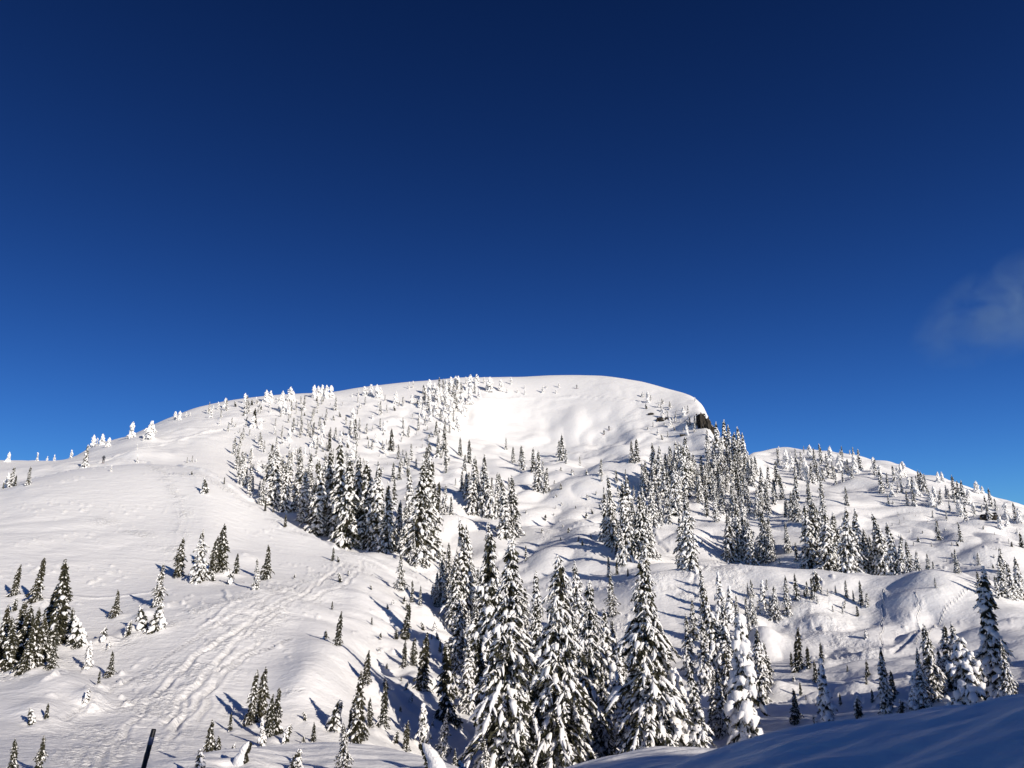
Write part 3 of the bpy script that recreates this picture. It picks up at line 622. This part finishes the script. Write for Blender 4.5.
FILL = [
 ([(702,462),(716,442),(736,450),(760,470),(772,488),(780,515),(758,524),(718,516),(692,484)], 74, (18, 31), ('frost', 'frost', 'mid'), 3.6),
 ([(640,482),(690,470),(708,500),(696,520),(650,505)], 14, (24, 38), ('mid', 'frost'), 6),
 ([(205,412),(300,404),(330,440),(285,474),(246,474),(230,440)], 66, (6, 15), ('frost', 'rime', 'frost'), 4),
 ([(300,404),(420,398),(436,420),(400,468),(320,474),(292,440)], 66, (6, 15), ('frost', 'rime', 'frost'), 5),
 ([(420,398),(450,390),(500,390),(478,402),(452,440),(424,424)], 42, (8, 17), ('rime', 'frost'), 4),
 ([(395,462),(440,455),(500,470),(520,490),(470,500),(430,480)], 14, (8, 26), ('frost', 'mid'), 7),
 ([(772,458),(860,458),(862,474),(840,486),(800,484),(782,470)], 36, (10, 22), ('frost', 'frost', 'rime'), 5),
 ([(872,470),(930,492),(1000,512),(1024,524),(1000,530),(940,515),(885,498)], 44, (7, 17), ('rime', 'frost'), 5),
 ([(1002,570),(1024,570),(1024,602),(1006,598)], 5, (20, 34), ('frost',), 6),
 ([(230,440),(246,474),(262,500),(250,500),(236,478)], 12, (8, 20), ('frost',), 4),
 ([(270,495),(345,530),(350,505),(300,480),(265,480)], 10, (30, 50), ('mid',), 7),
 ([(500,390),(560,388),(560,394),(500,398)], 8, (4, 7), ('rime',), 6),
 ([(640,400),(690,410),(700,440),(660,440),(650,420)], 16, (6, 12), ('rime', 'frost'), 5),
 ([(600,470),(640,480),(640,500),(600,510),(590,490)], 7, (10, 22), ('frost', 'mid'), 6),
 ([(350,600),(440,600),(440,740),(340,740)], 12, (6, 12), ('bush', 'bush', 'dark'), 14),
 ([(780,660),(900,650),(900,705),(780,720)], 7, (6, 14), ('bush', 'dark'), 14),
 ([(700,590),(760,600),(760,640),(700,620)], 6, (14, 28), ('mid', 'frost'), 7),
 ([(600,640),(640,640),(700,700),(690,740),(610,740)], 5, (40, 60), ('mid',), 12),
 ([(820,528),(860,540),(840,560),(820,560)], 4, (30, 46), ('mid',), 8),
 ([(452,670),(500,640),(620,650),(620,765),(452,765)], 12, (45, 100), ('mid', 'mid', 'dense', 'laden'), 16),
 ([(612,690),(740,690),(740,745),(612,755)], 7, (45, 85), ('mid', 'dense'), 15),
 ([(700,600),(765,610),(772,700),(700,720)], 12, (30, 62), ('mid', 'mid', 'laden'), 9),
 ([(432,560),(500,560),(500,650),(440,650)], 11, (26, 60), ('mid',), 8),
 ([(600,520),(660,520),(660,572),(600,572)], 7, (30, 55), ('mid', 'frost'), 7),
 ([(655,470),(722,470),(724,528),(655,528)], 18, (20, 36), ('mid', 'frost'), 5),
 ([(395,430),(452,430),(452,482),(395,482)], 9, (10, 24), ('frost', 'mid'), 6),
 ([(480,440),(560,460),(560,500),(500,480)], 5, (10, 26), ('frost', 'mid'), 8),
 ([(770,480),(812,500),(812,530),(775,520)], 7, (16, 28), ('mid', 'frost'), 5),
 ([(725,535),(800,545),(800,568),(725,566)], 6, (22, 46), ('mid',), 7),
 ([(735,588),(870,588),(870,612),(760,628)], 12, (8, 22), ('frost', 'bush', 'mid'), 6),
 ([(225,405),(330,400),(440,400),(450,470),(300,480),(240,480)], 150, (2.5, 6.5), ('bush', 'bush', 'frost'), 4),
 ([(560,470),(720,470),(760,560),(600,570),(520,520)], 75, (3, 7), ('bush',), 6),
 ([(860,470),(1020,520),(1020,600),(900,540)], 65, (2.5, 6), ('bush', 'frost'), 6),
 ([(640,396),(700,415),(700,445),(650,440)], 22, (3, 7), ('bush', 'frost'), 4),
 ([(360,590),(500,590),(500,760),(340,760)], 26, (4, 9), ('bush',), 9),
]
rf = random.Random(5)
for P, n, (h0, h1), kinds, sp in FILL:
    xs = [p[0] for p in P]; ys = [p[1] for p in P]; got = []; tries = 0
    while len(got) < n and tries < n * 60:
        tries += 1
        x = rf.uniform(min(xs), max(xs)); y = rf.uniform(min(ys), max(ys))
        if not in_poly(x, y, P) or any((x - a) ** 2 + ((y - b) * 1.3) ** 2 < sp * sp for a, b in got): continue
        got.append((x, y)); T.append((x, y, y - rf.uniform(h0, h1), rf.choice(kinds)))

# the stands: (u0, v0, u1, v1, where in words)
STANDS = [
 (-50,440,70,492,'on the far left crest'),(70,425,160,475,'on the left shoulder skyline'),(160,450,240,500,'along the left hill crest'),
 (-50,540,82,682,'in the thicket at the left edge'),(82,580,172,660,'on the left slope by the ski track'),(-50,660,172,732,'below the left edge thicket'),(-50,732,172,800,'in the bottom left corner'),
 (160,500,310,600,'in the group on the smooth left hill'),(172,655,300,800,'right of the striped pole'),(300,690,350,760,'among the snow humps at bottom'),
 (310,540,398,660,'beside the ski track bend'),(398,570,455,612,'in the small row above the shaded hollow'),(350,610,460,700,'in the shaded hollow left of the big firs'),
 (350,700,478,800,'at the foot of the shaded hollow'),(440,590,500,700,'in the spires behind the big firs'),(478,640,620,800,'in the big foreground clump'),(500,540,620,700,'on the dome behind the big clump'),
 (600,690,735,800,'in the clump around the tall centre fir'),(620,600,735,700,'behind the tall centre fir'),(735,690,850,800,'in the shaded flat right of centre'),(735,640,850,700,'in the hollow under the bench'),
 (735,590,800,640,'at the left end of the bench'),(735,569,842,602,'along the middle of the bench'),(842,584,872,645,'at the right end of the bench'),
 (850,640,912,740,'by the footprints right of the bench'),(912,660,1100,800,'in the clump at lower right'),(872,584,1100,660,'on the right spur above the clump'),
 (806,560,872,584,'in the left half of the stand behind the bench'),(872,570,945,585,'in the right half of the stand behind the bench'),(945,540,1100,612,'at the right edge of the slope'),
 (722,530,800,570,'in the stand right of the lone centre spire'),(660,530,722,580,'around the lone centre spire'),(595,530,660,590,'in the cluster left of the lone spire'),
 (772,486,830,530,'on the diagonal below the saddle'),(700,500,772,530,'at the foot of the forested rib'),(735,470,772,500,'on the right side of the forested rib'),(715,455,735,500,'on the middle of the forested rib'),(690,420,735,455,'just under the dark cliff'),(690,455,715,500,'on the left side of the forested rib'),
 (770,440,820,475,'on the left of the right ridge skyline'),(820,440,872,475,'on the top of the right ridge'),(772,475,872,512,'in the dip below the right ridge'),
 (872,455,910,512,'on the right ridge slope, left part'),(910,465,950,525,'on the right ridge slope, middle part'),(950,470,1100,530,'at the right end of the right ridge'),(910,515,1100,550,'on the open slope below the right ridge'),
 (640,430,690,482,'under the summit dome on the right'),(640,482,720,530,'in the stand below the summit dome'),(600,430,640,470,'in the pair under the summit dome'),(590,462,660,530,'on the lit knoll below the dome'),
 (550,430,600,470,'at the foot of the summit dome'),(500,430,550,470,'under the middle of the dome'),(505,470,560,500,'by the shaded notch'),(500,500,560,560,'in the right end of the middle stand'),
 (455,440,500,480,'above the middle stand'),(455,480,520,560,'in the middle stand'),(430,480,460,530,'between the two main stands'),(400,500,440,580,'in the right end of the left main stand'),
 (365,500,400,580,'in the right half of the left main stand'),(338,500,365,580,'in the centre of the left main stand'),(300,500,338,580,'in the left half of the left main stand'),(240,470,300,532,'at the left end of the left main stand'),
 (160,395,240,432,'on the upper left skyline'),(240,395,300,412,'on the skyline left of the rime cluster'),(300,392,345,405,'in the skyline rime cluster'),(345,380,400,410,'on the skyline right of the rime cluster'),
 (400,380,440,412,'on the summit shoulder, left part'),(440,370,480,412,'on the summit shoulder, right part'),(480,370,600,412,'on the summit top'),
 (200,410,270,440,'on the upper left slope, top part'),(200,440,270,480,'on the upper left slope, bottom part'),(270,410,330,470,'on the upper slope left of centre'),(330,405,400,440,'high on the upper slope'),(330,440,430,500,'low on the upper slope'),(400,400,500,470,'on the slope under the summit shoulder'),
 (600,380,700,440,'by the rocks on the dome'),
]
def stand_of(u, v):
    for (a, b, c, d, w) in STANDS:
        if a <= u <= c and b <= v <= d: return w
    return 'in the open snow between the stands'
placed = []
rr_ = random.Random(7)
for e in T:
    u, vb, vt, kind = e[:4]; rmin = e[4] if len(e) > 4 else 24
    p = hit(u, vb, rmin)
    if p is None: 
        vb2 = vb
        while p is None and vb2 < vb + 14: vb2 += 1; p = hit(u, vb2, rmin)
        if p is None: continue
    x, y, z, r = p
    zt = r * float(ray(u, vt)[1]); h = zt - z
    if h < .35: continue
    pl = PROTO[kind]; i = rr_.randrange(len(pl))
    placed.append(dict(rz=e[5] if len(e) > 5 else None, u=u, v=vb, px=vb - vt, kind=kind, i=i, p=(x, y, z), h=h, stand=stand_of(u, vb)))
# drifts and wells in the snow round the nearer trees
for q in placed:
    x, y, z = q['p']; rr0 = math.hypot(x, y); az0 = math.atan2(x, y)
    if rr0 > 135: continue
    wd = min(1.3, .35 + .09 * q['h']); ia = int((az0 + A_D) / (2 * A_D) * (len(az_dense) - 1)); ir = int(math.log(rr0 / 1.6) / math.log(420 / 1.6) * (len(r_dense) - 1))
    da = int(3.5 * wd / rr0 / (2 * A_D) * len(az_dense)) + 2; dr = int(3.5 * wd / rr0 / (math.log(420 / 1.6) / len(r_dense))) + 2
    s_ = (slice(max(0, ir - dr), ir + dr), slice(max(0, ia - da), min(len(az_dense), ia + da)))
    d1 = (X[s_] - x - .5 * wd) ** 2 + (Y[s_] - y) ** 2; d2 = (X[s_] - x + .25 * wd) ** 2 + (Y[s_] - y + .2) ** 2
    Z[s_] += .30 * wd * np.exp(-d1 / (wd * 1.3) ** 2) - .34 * wd * np.exp(-d2 / (wd * .6) ** 2)
build_terrain()
placed.sort(key=lambda t: -t['px'])
N_IND = 300
firs = [t for t in placed if t['kind'] != 'rime']; rimes = [t for t in placed if t['kind'] == 'rime']
ind, rest = firs[:N_IND] + rimes[:130], firs[N_IND:] + rimes[130:]

LOOK = {'big': ('great snow-laden fir', 'snow-laden fir'), 'mid': ('snow-dusted green fir', 'snowy fir spire'), 'frost': ('frosted fir', 'frosted fir'),
        'dark': ('small dark narrow fir', 'small dark fir'), 'bush': ('stunted snow-capped fir', 'stunted snow-capped fir'), 'rime': ('white rime-crusted tree', 'white rime-crusted tree'),
        'laden': ('fir plastered in snow', 'fir plastered in snow'), 'slab': ('snow-bowed sapling', 'snow-bowed sapling')}
LOOK['broad'] = ('broad fir sunk under snow', 'broad fir sunk under snow')
LOOK['dense'] = ('dense dark green fir', 'dense dark fir')
NAME = {'dense': 'fir_tree', 'broad': 'snow_laden_fir', 'big': 'fir_tree', 'mid': 'fir_tree', 'frost': 'frosted_fir', 'dark': 'fir_tree', 'bush': 'stunted_fir', 'rime': 'rime_tree', 'laden': 'snow_laden_fir', 'slab': 'snow_bowed_sapling'}
ORD = ['', 'second', 'third', 'fourth', 'fifth', 'sixth', 'seventh', 'eighth', 'ninth', 'tenth', 'eleventh', 'twelfth', 'thirteenth', 'fourteenth', 'fifteenth', 'sixteenth', 'seventeenth', 'eighteenth', 'nineteenth', 'twentieth']
groups = {}
for t in ind: groups.setdefault((t['stand'], t['kind']), []).append(t)
for (st, k), L in groups.items():
    L.sort(key=lambda t: t['u'])
    for n, t in enumerate(L):
        look = LOOK[k][0] if (k not in ('mid', 'dark') or len(L) < 3) else LOOK[k][1]
        if len(L) == 1: t['label'] = f'{look}, the only one {st}'
        elif n == 0: t['label'] = f'{look}, leftmost {st}'
        elif n == len(L) - 1: t['label'] = f'{look}, rightmost {st}'
        else: t['label'] = f'{look}, {ORD[n]} from left {st}'
def pose(t):
    pr = PROTO[t['kind']][t['i']]; s = (t['h'] + .12) / pr['H']
    wind = t['kind'] in ('dark', 'bush', 'slab')
    rz = rr_.uniform(-.5, .5) if wind else rr_.uniform(0, 6.28)
    if t.get('rz') is not None: rz = t['rz']
    wx = s * rr_.uniform(.9, 1.15)
    if t['kind'] == 'rime': wx *= 1.2
    tilt = rr_.uniform(-.05, .07) if t['kind'] != 'big' else 0.0
    return s, wx, rz, tilt
for t in ind:
    s, wx, rz, tilt = pose(t); x, y, z = t['p']
    nm = NAME[t['kind']]
    if t['px'] >= 21 or t['kind'] in ('bush', 'slab', 'dark'):
        o = bpy.data.objects.new(nm, None); col.objects.link(o); o.empty_display_size = .3
        for pn, me in part_meshes(t['kind'], t['i']): add_obj(pn, me, o)
    else:
        o = add_obj(nm, single_mesh(t['kind'], t['i']))
    o.location = (x, y, z - .12); o.scale = (wx, wx, s); o.rotation_euler = (rr_.uniform(-.03, .03), tilt, rz)
    o['label'] = t['label']; o['category'] = 'rime tree' if t['kind'] == 'rime' else 'fir tree'; o['group'] = ('rime trees ' if t['kind'] == 'rime' else 'firs ') + t['stand']
    t['o'] = o
# everything smaller than those: one mass of far trees
Vs = []; Qs = []; mi = []; n = 0
for t in rest:
    t['kind'] = {'frost': 'lite_frost', 'mid': 'lite_mid', 'rime': 'lite_rime', 'dark': 'lite_dark', 'dense': 'lite_dark'}.get(t['kind'], 'lite_bush'); t['i'] %= 3
    s, wx, rz, tilt = pose(t); pr = PROTO[t['kind']][t['i']]
    c, sn_ = math.cos(rz), math.sin(rz)
    for j, (nm, V, Q, mt) in enumerate(pr['m']):
        W = np.stack([(V[:, 0] * c - V[:, 1] * sn_) * wx, (V[:, 0] * sn_ + V[:, 1] * c) * wx, V[:, 2] * s], 1) + np.array(t['p']) - np.array([0, 0, .12])
        if nm != 'trunk' and len(Q) > 1500:
            keep = np.ones(len(Q), bool)
            if nm == 'foliage': keep = RNG.rand(len(Q)) < .6
            Qk = Q[keep]
        else: Qk = Q
        Vs.append(W); Qs.append(Qk + n); n += len(V); mi.append(np.full(len(Qk), {'trunk': 0, 'foliage': 1, 'snow_cover': 2}[nm]))
if Vs:
    far = add_obj('far_trees', mesh_from('far_trees', np.vstack(Vs), np.vstack(Qs), None, (M_BARK, M_NEEDLE, M_TSNOW), mi_q=np.concatenate(mi)), kind='stuff')
    far['label'] = 'scattered small frosted firs far up the snowy mountain'; far['category'] = 'trees'
print('trees', len(ind), len(rest), 'smallest', ind[-1]['px'], 'verts far', n)
for k in PROTO: print(k, [sum(len(m[2]) for m in p['m']) for p in PROTO[k]])

# trees outside the frame on the right whose shadows lie across the flat
def side_tree(az, r, kind, h, i):
    x, y = r * math.sin(R(az)), r * math.cos(R(az)); z = ground(x, y)
    o = bpy.data.objects.new('fir_tree', None); col.objects.link(o)
    for pn, me in part_meshes(kind, i): add_obj(pn, me, o)
    s = h / PROTO[kind][i]['H']; o.location = (x, y, z - .2); o.scale = (s, s, s); o.rotation_euler = (0, 0, az)
    o['category'] = 'fir tree'; o['group'] = 'firs outside the frame on the right'; o['label'] = 'tall snowy fir outside the frame to the right'
for a in [(35.5, 50, 'mid', 9, 0), (37, 44, 'mid', 8, 1), (38.5, 52, 'mid', 10, 2), (40, 46, 'mid', 9, 3), (42, 50, 'mid', 9.5, 4), (44, 43, 'mid', 9, 0), (37, 62, 'mid', 9, 2)]: side_tree(*a)

# ------------------------------------------------------------------ striped pole in the near snow
def lathe(name, prof, seg, mat, parent=None):
    V = []; Q = []
    for (rad, zz) in prof:
        for k in range(seg): a = 2 * math.pi * k / seg; V.append((rad * math.cos(a), rad * math.sin(a), zz))
    for i in range(len(prof) - 1):
        for k in range(seg): Q.append((i * seg + k, i * seg + (k + 1) % seg, (i + 1) * seg + (k + 1) % seg, (i + 1) * seg + k))
    return add_obj(name, mesh_from(name, V, Q, None, (mat,)), parent)
def build_pole():
    az, te = ray(143.5, 768); r = 13.2; az = float(az)
    x, y = r * math.sin(az), r * math.cos(az); z = ground(x, y)
    ztop = r * float(ray(154, 729)[1]); az2 = float(ray(154, 729)[0])
    x2, y2 = r * math.sin(az2), r * math.cos(az2)
    zb = r * float(te)
    # continue the seen axis down to the snow
    k = (z - .3 - ztop) / (zb - ztop); x0 = x2 + (x - x2) * k; y0 = y2 + (y - y2) * k
    o = bpy.data.objects.new('marker_pole', None); col.objects.link(o)
    a = Vector((x0, y0, z - .3)); b = Vector((x2, y2, ztop)); o.location = a
    o.rotation_euler = (b - a).to_track_quat('Z', 'Y').to_euler(); L = (b - a).length
    vis = L * (1 / k)
    mk = simple('pole_black', (.004, .004, .005), .5); ms = simple('pole_reflector', (.06, .075, .14), .35); mo = simple('pole_orange', (.05, .022, .01), .5)
    rd = .034
    lathe('shaft', [(.001, 0), (rd, 0), (rd, L - .01), (rd * .8, L), (.001, L)], 14, mk, o)
    def band(nm, f0, f1, m):
        z1 = L - vis * f0; z0 = L - vis * f1
        lathe(nm, [(rd + .001, z0), (rd + .003, z0 + .004), (rd + .003, z1 - .004), (rd + .001, z1)], 14, m, o)
    band('reflective_band', .20, .40, ms); band('orange_band', .62, .76, mo)
    o['label'] = 'leaning black marker pole with pale and orange bands at the bottom left'; o['category'] = 'marker pole'
build_pole()

# ------------------------------------------------------------------ skiers
M_COAT = simple('dark_jacket', (.02, .022, .03), .8); M_PANT = simple('dark_trousers', (.03, .03, .035), .8); M_SKIN = simple('face_skin', (.45, .3, .22), .6); M_SKI = simple('ski_red', (.2, .03, .03), .4)
def build_person():
    me = bpy.data.meshes.new('person'); 
    V = [(0, 0, .95), (0, 0, 1.15), (0, .03, 1.38), (0, .05, 1.50), (0, .07, 1.64), (0, .08, 1.74),
         (.11, 0, .90), (.13, .10, .50), (.14, .02, .10), (.14, .16, .05), (-.11, 0, .90), (-.13, .14, .50), (-.14, .08, .10), (-.14, .22, .05),
         (.2, .03, 1.40), (.30, .08, 1.15), (.30, .32, 1.08), (.30, .40, 1.07), (-.2, .03, 1.40), (-.30, .08, 1.15), (-.30, .32, 1.08), (-.30, .40, 1.07)]
    E = [(0, 1), (1, 2), (2, 3), (3, 4), (4, 5), (0, 6), (6, 7), (7, 8), (8, 9), (0, 10), (10, 11), (11, 12), (12, 13), (2, 14), (14, 15), (15, 16), (16, 17), (2, 18), (18, 19), (19, 20), (20, 21)]
    rad = [.17, .17, .18, .07, .11, .08, .12, .085, .06, .06, .12, .085, .06, .06, .09, .065, .05, .045, .09, .065, .05, .045]
    me.from_pydata(V, E, []); o = bpy.data.objects.new('tmp', me); col.objects.link(o)
    md = o.modifiers.new('s', 'SKIN'); sub = o.modifiers.new('u', 'SUBSURF'); sub.levels = 1
    for i, rr in enumerate(rad): me.skin_vertices[0].data[i].radius = (rr, rr)
    me.skin_vertices[0].data[0].use_root = True
    dg = bpy.context.evaluated_depsgraph_get(); out = bpy.data.meshes.new_from_object(o.evaluated_get(dg)); bpy.data.objects.remove(o)
    out.name = 'person'; out.materials.clear()
    for m in (M_COAT, M_PANT, M_SKIN): out.materials.append(m)
    for p in out.polygons:
        p.material_index = 2 if p.center.z > 1.56 and p.center.y > .12 else (1 if p.center.z < .92 else 0); p.use_smooth = True
    return out
PM = build_person()
def boxmesh(name, x0, x1, y0, y1, z0, z1, mat):
    V = [(x, y, z) for z in (z0, z1) for y in (y0, y1) for x in (x0, x1)]
    return mesh_from(name, V, [(0, 2, 3, 1), (4, 5, 7, 6), (0, 1, 5, 4), (2, 6, 7, 3), (0, 4, 6, 2), (1, 3, 7, 5)], None, (mat,), smooth=False)
SKI = boxmesh('ski', -.05, .05, -.7, 1.0, 0, .03, M_SKI)
for (u, v, lab, yaw) in [(577, 389.5, 'lone skier in dark clothes high on the summit dome', 1.2), (604, 436, 'lower of two skiers climbing the dome in dark clothes', -.9),
                    (609, 432, 'upper of two skiers climbing the dome in dark clothes', -.9), (103, 464, 'person in black clothes on the left crest beside the skyline', .4)]:
    p = hit(u, v, 24)
    if not p: continue
    o = bpy.data.objects.new('person', None); col.objects.link(o)
    o.location = (p[0], p[1], p[2] + .02); o.rotation_euler = (0, 0, yaw); o['label'] = lab; o['category'] = 'person'; o['group'] = 'skiers on the mountain'
    o.data = None
    b = add_obj('body', PM, o)
    for sx in (.14, -.14):
        k = add_obj('ski', SKI, o); k.location = (sx, 0, 0)

# ------------------------------------------------------------------ rocks
M_ROCK = simple('dark_rock', (.045, .036, .028), .9, 1.2, .6)
def rock_mat():
    m, nt, b = new_mat('cliff_rock'); b.inputs['Roughness'].default_value = .9
    tc = nt.nodes.new('ShaderNodeTexCoord'); n = nt.nodes.new('ShaderNodeTexNoise'); n.inputs['Scale'].default_value = 1.5; n.inputs['Detail'].default_value = 8
    nt.links.new(tc.outputs['Object'], n.inputs['Vector'])
    mx = nt.nodes.new('ShaderNodeMixRGB'); mx.inputs['Color1'].default_value = (.012, .010, .009, 1); mx.inputs['Color2'].default_value = (.05, .038, .026, 1)
    nt.links.new(n.outputs['Fac'], mx.inputs['Fac'])
    ge = nt.nodes.new('ShaderNodeNewGeometry'); sx_ = nt.nodes.new('ShaderNodeSeparateXYZ'); nt.links.new(ge.outputs['Normal'], sx_.inputs[0])
    ad = nt.nodes.new('ShaderNodeMath'); ad.operation = 'ADD'; nt.links.new(sx_.outputs['Z'], ad.inputs[0]); nt.links.new(n.outputs['Fac'], ad.inputs[1])
    rp = nt.nodes.new('ShaderNodeMapRange'); rp.inputs[1].default_value = .98; rp.inputs[2].default_value = 1.08; nt.links.new(ad.outputs[0], rp.inputs[0])
    m2 = nt.nodes.new('ShaderNodeMixRGB'); m2.inputs['Color2'].default_value = (.88, .88, .88, 1); nt.links.new(mx.outputs[0], m2.inputs['Color1']); nt.links.new(rp.outputs[0], m2.inputs['Fac'])
    nt.links.new(m2.outputs[0], b.inputs['Base Color']); return m
M_CLIFF = rock_mat()
def rock(u, v, w_, h_, seed, label, n=6, drop=0.0, up=0.0):
    """fractured blocks rising out of the snow; w_, h_ overall width and height in metres, drop: how much the blocks step down to the right"""
    p = hit(u, v, 24)
    if not p: return
    import bmesh
    bm = bmesh.new(); rg = np.random.RandomState(seed)
    for k in range(n):
        f = (k + .5) / n - .5
        old_n = len(bm.verts); ret = bmesh.ops.create_cube(bm, size=1.0)
        edges = list({e for q in ret['verts'] for e in q.link_edges})
        bmesh.ops.subdivide_edges(bm, edges=edges, cuts=5, use_grid_fill=True)
        bm.verts.ensure_lookup_table(); vs_ = [bm.verts[i] for i in range(old_n, len(bm.verts))]
        hw = w_ / n * rg.uniform(1.5, 2.6); hh = h_ * rg.uniform(.7, 1.0); dd = w_ * rg.uniform(.25, .45)
        rz = rg.uniform(-.5, .5); cx = f * w_; cy = rg.uniform(-.2, .2) * w_; cz = -drop * (f + .5) + rg.uniform(-.1, .1) * h_
        for q in vs_:
            c = np.array(q.co); taper = 1 - .15 * (c[2] + .5)
            x = c[0] * hw * taper; y = c[1] * dd * taper; z = c[2] * hh
            x, y = x * math.cos(rz) - y * math.sin(rz), x * math.sin(rz) + y * math.cos(rz)
            nn = [float(noise2(np.array([x * 1.1 + 9 * j + k * 3]), np.array([z * .8 + y * 1.3]), seed + j)[0]) for j in range(3)]
            q.co = (x + cx + nn[0] * hw * .45, y + cy + nn[1] * dd * .4, z + cz + nn[2] * hh * .12)
    me = bpy.data.meshes.new('rock_outcrop'); bm.to_mesh(me); bm.free(); me.materials.append(M_CLIFF)
    o = add_obj('rock_outcrop', me); o.location = (p[0], p[1], p[2] + up); o.rotation_euler = (0, 0, -math.atan2(p[0], p[1]))
    o['label'] = label; o['category'] = 'rock'; o['group'] = 'bare rocks in the snow'
rock(707, 428, 5.2, 8.5, 4, 'tall dark cliff face on the right shoulder of the summit dome', 10, 5.0, 1.2)
rock(662, 421, 3.2, 1.5, 5, 'low dark rock under a snow lip on the right of the dome', 4)
rock(653, 415, 2.2, .9, 6, 'thin dark rock sliver left of the low rock on the dome', 3, 1.0)
rock(684, 436, 1.6, 1.2, 7, 'small dark rock between the dome and the forested rib', 2)
rock(990, 519, 2.6, 1.9, 8, 'dark rock poking out of snow lumps on the right ridge', 4)
rock(715, 444, 2.2, 3.0, 9, 'dark rock at the foot of the summit cliff', 3, 1.5)

# ------------------------------------------------------------------ wisp of cloud
def cloud():
    az, te = ray(1012, 304); az = float(az); te = float(te); D = 2600.0
    import bmesh
    bm = bmesh.new(); bmesh.ops.create_icosphere(bm, subdivisions=4, radius=1.0); me = bpy.data.meshes.new('cloud'); bm.to_mesh(me); bm.free()
    for v in me.vertices: v.co = (v.co.x * 310, v.co.y * 90, v.co.z * 150)
    o = add_obj('cloud', me, kind='stuff'); o.location = (D * math.sin(az), D * math.cos(az), D * te); o.rotation_euler = (0, R(-22), -az)
    o['label'] = 'faint wisp of pale cloud in the blue sky'; o['category'] = 'cloud'
    m = bpy.data.materials.new('cloud_vapour'); m.use_nodes = True; n = m.node_tree; n.nodes.clear()
    out = n.nodes.new('ShaderNodeOutputMaterial'); pv = n.nodes.new('ShaderNodeVolumePrincipled'); n.links.new(pv.outputs[0], out.inputs['Volume'])
    pv.inputs['Color'].default_value = (.62, .86, 1, 1)
    tc = n.nodes.new('ShaderNodeTexCoord'); nz = n.nodes.new('ShaderNodeTexNoise'); nz.inputs['Scale'].default_value = .011; nz.inputs['Detail'].default_value = 5; nz.inputs['Distortion'].default_value = .6
    n.links.new(tc.outputs['Object'], nz.inputs['Vector'])
    mp = n.nodes.new('ShaderNodeMapping'); mp.inputs['Scale'].default_value = (1 / 310, 1 / 90, 1 / 150)
    n.links.new(tc.outputs['Object'], mp.inputs['Vector'])
    ln = n.nodes.new('ShaderNodeVectorMath'); ln.operation = 'LENGTH'; n.links.new(mp.outputs[0], ln.inputs[0])
    r1 = n.nodes.new('ShaderNodeMapRange'); r1.inputs[1].default_value = 1.0; r1.inputs[2].default_value = .1; r1.inputs[3].default_value = 0; r1.inputs[4].default_value = 1; n.links.new(ln.outputs['Value'], r1.inputs[0])
    r2 = n.nodes.new('ShaderNodeMapRange'); r2.inputs[1].default_value = .38; r2.inputs[2].default_value = .75; n.links.new(nz.outputs['Fac'], r2.inputs[0])
    mu = n.nodes.new('ShaderNodeMath'); mu.operation = 'MULTIPLY'; n.links.new(r1.outputs[0], mu.inputs[0]); n.links.new(r2.outputs[0], mu.inputs[1])
    m2 = n.nodes.new('ShaderNodeMath'); m2.operation = 'MULTIPLY'; m2.inputs[1].default_value = .0070; n.links.new(mu.outputs[0], m2.inputs[0]); n.links.new(m2.outputs[0], pv.inputs['Density'])
    me.materials.append(m)
cloud()


# ------------------------------------------------------------------ light
world = bpy.data.worlds.new('World'); sc.world = world; world.use_nodes = True
nt = world.node_tree; bg = nt.nodes['Background']
sky = nt.nodes.new('ShaderNodeTexSky'); sky.sky_type = 'NISHITA'; sky.sun_disc = False
sky.sun_elevation = SUN_EL
sky.sun_rotation = math.atan2(SX, SY)
sky.altitude = 1200; sky.air_density = 1.0; sky.dust_density = 0.6; sky.ozone_density = 3.0
gm = nt.nodes.new('ShaderNodeMixRGB'); gm.blend_type = 'MULTIPLY'; gm.inputs['Fac'].default_value = 1; gm.inputs['Color2'].default_value = (.094, .140, .187, 1)
cl = nt.nodes.new('ShaderNodeMixRGB'); cl.blend_type = 'DARKEN'; cl.inputs['Fac'].default_value = 1; cl.inputs['Color2'].default_value = (14, 12.5, 8, 1)
ga = nt.nodes.new('ShaderNodeGamma'); ga.inputs[1].default_value = 1.9
sky2 = nt.nodes.new('ShaderNodeTexSky'); sky2.sky_type = 'NISHITA'; sky2.sun_disc = False; sky2.sun_elevation = SUN_EL; sky2.sun_rotation = -sky.sun_rotation
sky2.altitude = 1200; sky2.air_density = 1.0; sky2.dust_density = 0.6; sky2.ozone_density = 3.0
mxs = nt.nodes.new('ShaderNodeMixRGB'); mxs.inputs['Fac'].default_value = .45
nt.links.new(sky.outputs[0], mxs.inputs['Color1']); nt.links.new(sky2.outputs[0], mxs.inputs['Color2'])
nt.links.new(mxs.outputs[0], cl.inputs['Color1']); nt.links.new(cl.outputs[0], ga.inputs[0]); nt.links.new(ga.outputs[0], gm.inputs['Color1']); nt.links.new(gm.outputs[0], bg.inputs['Color'])
bg.inputs['Strength'].default_value = .09
sd = bpy.data.lights.new('sun', 'SUN'); sd.energy = 4.75; sd.angle = R(.5); sd.color = (1, .912, .80)
so = bpy.data.objects.new('sun', sd); col.objects.link(so)
so.rotation_euler = Vector((SX * math.cos(SUN_EL), SY * math.cos(SUN_EL), math.sin(SUN_EL))).to_track_quat('Z', 'Y').to_euler()
vs = sc.view_settings; vs.view_transform = 'Standard'; vs.look = 'None'; vs.exposure = 0.09; vs.gamma = 1; vs.use_curve_mapping = False
sc.cycles.max_bounces = 10; sc.cycles.diffuse_bounces = 8
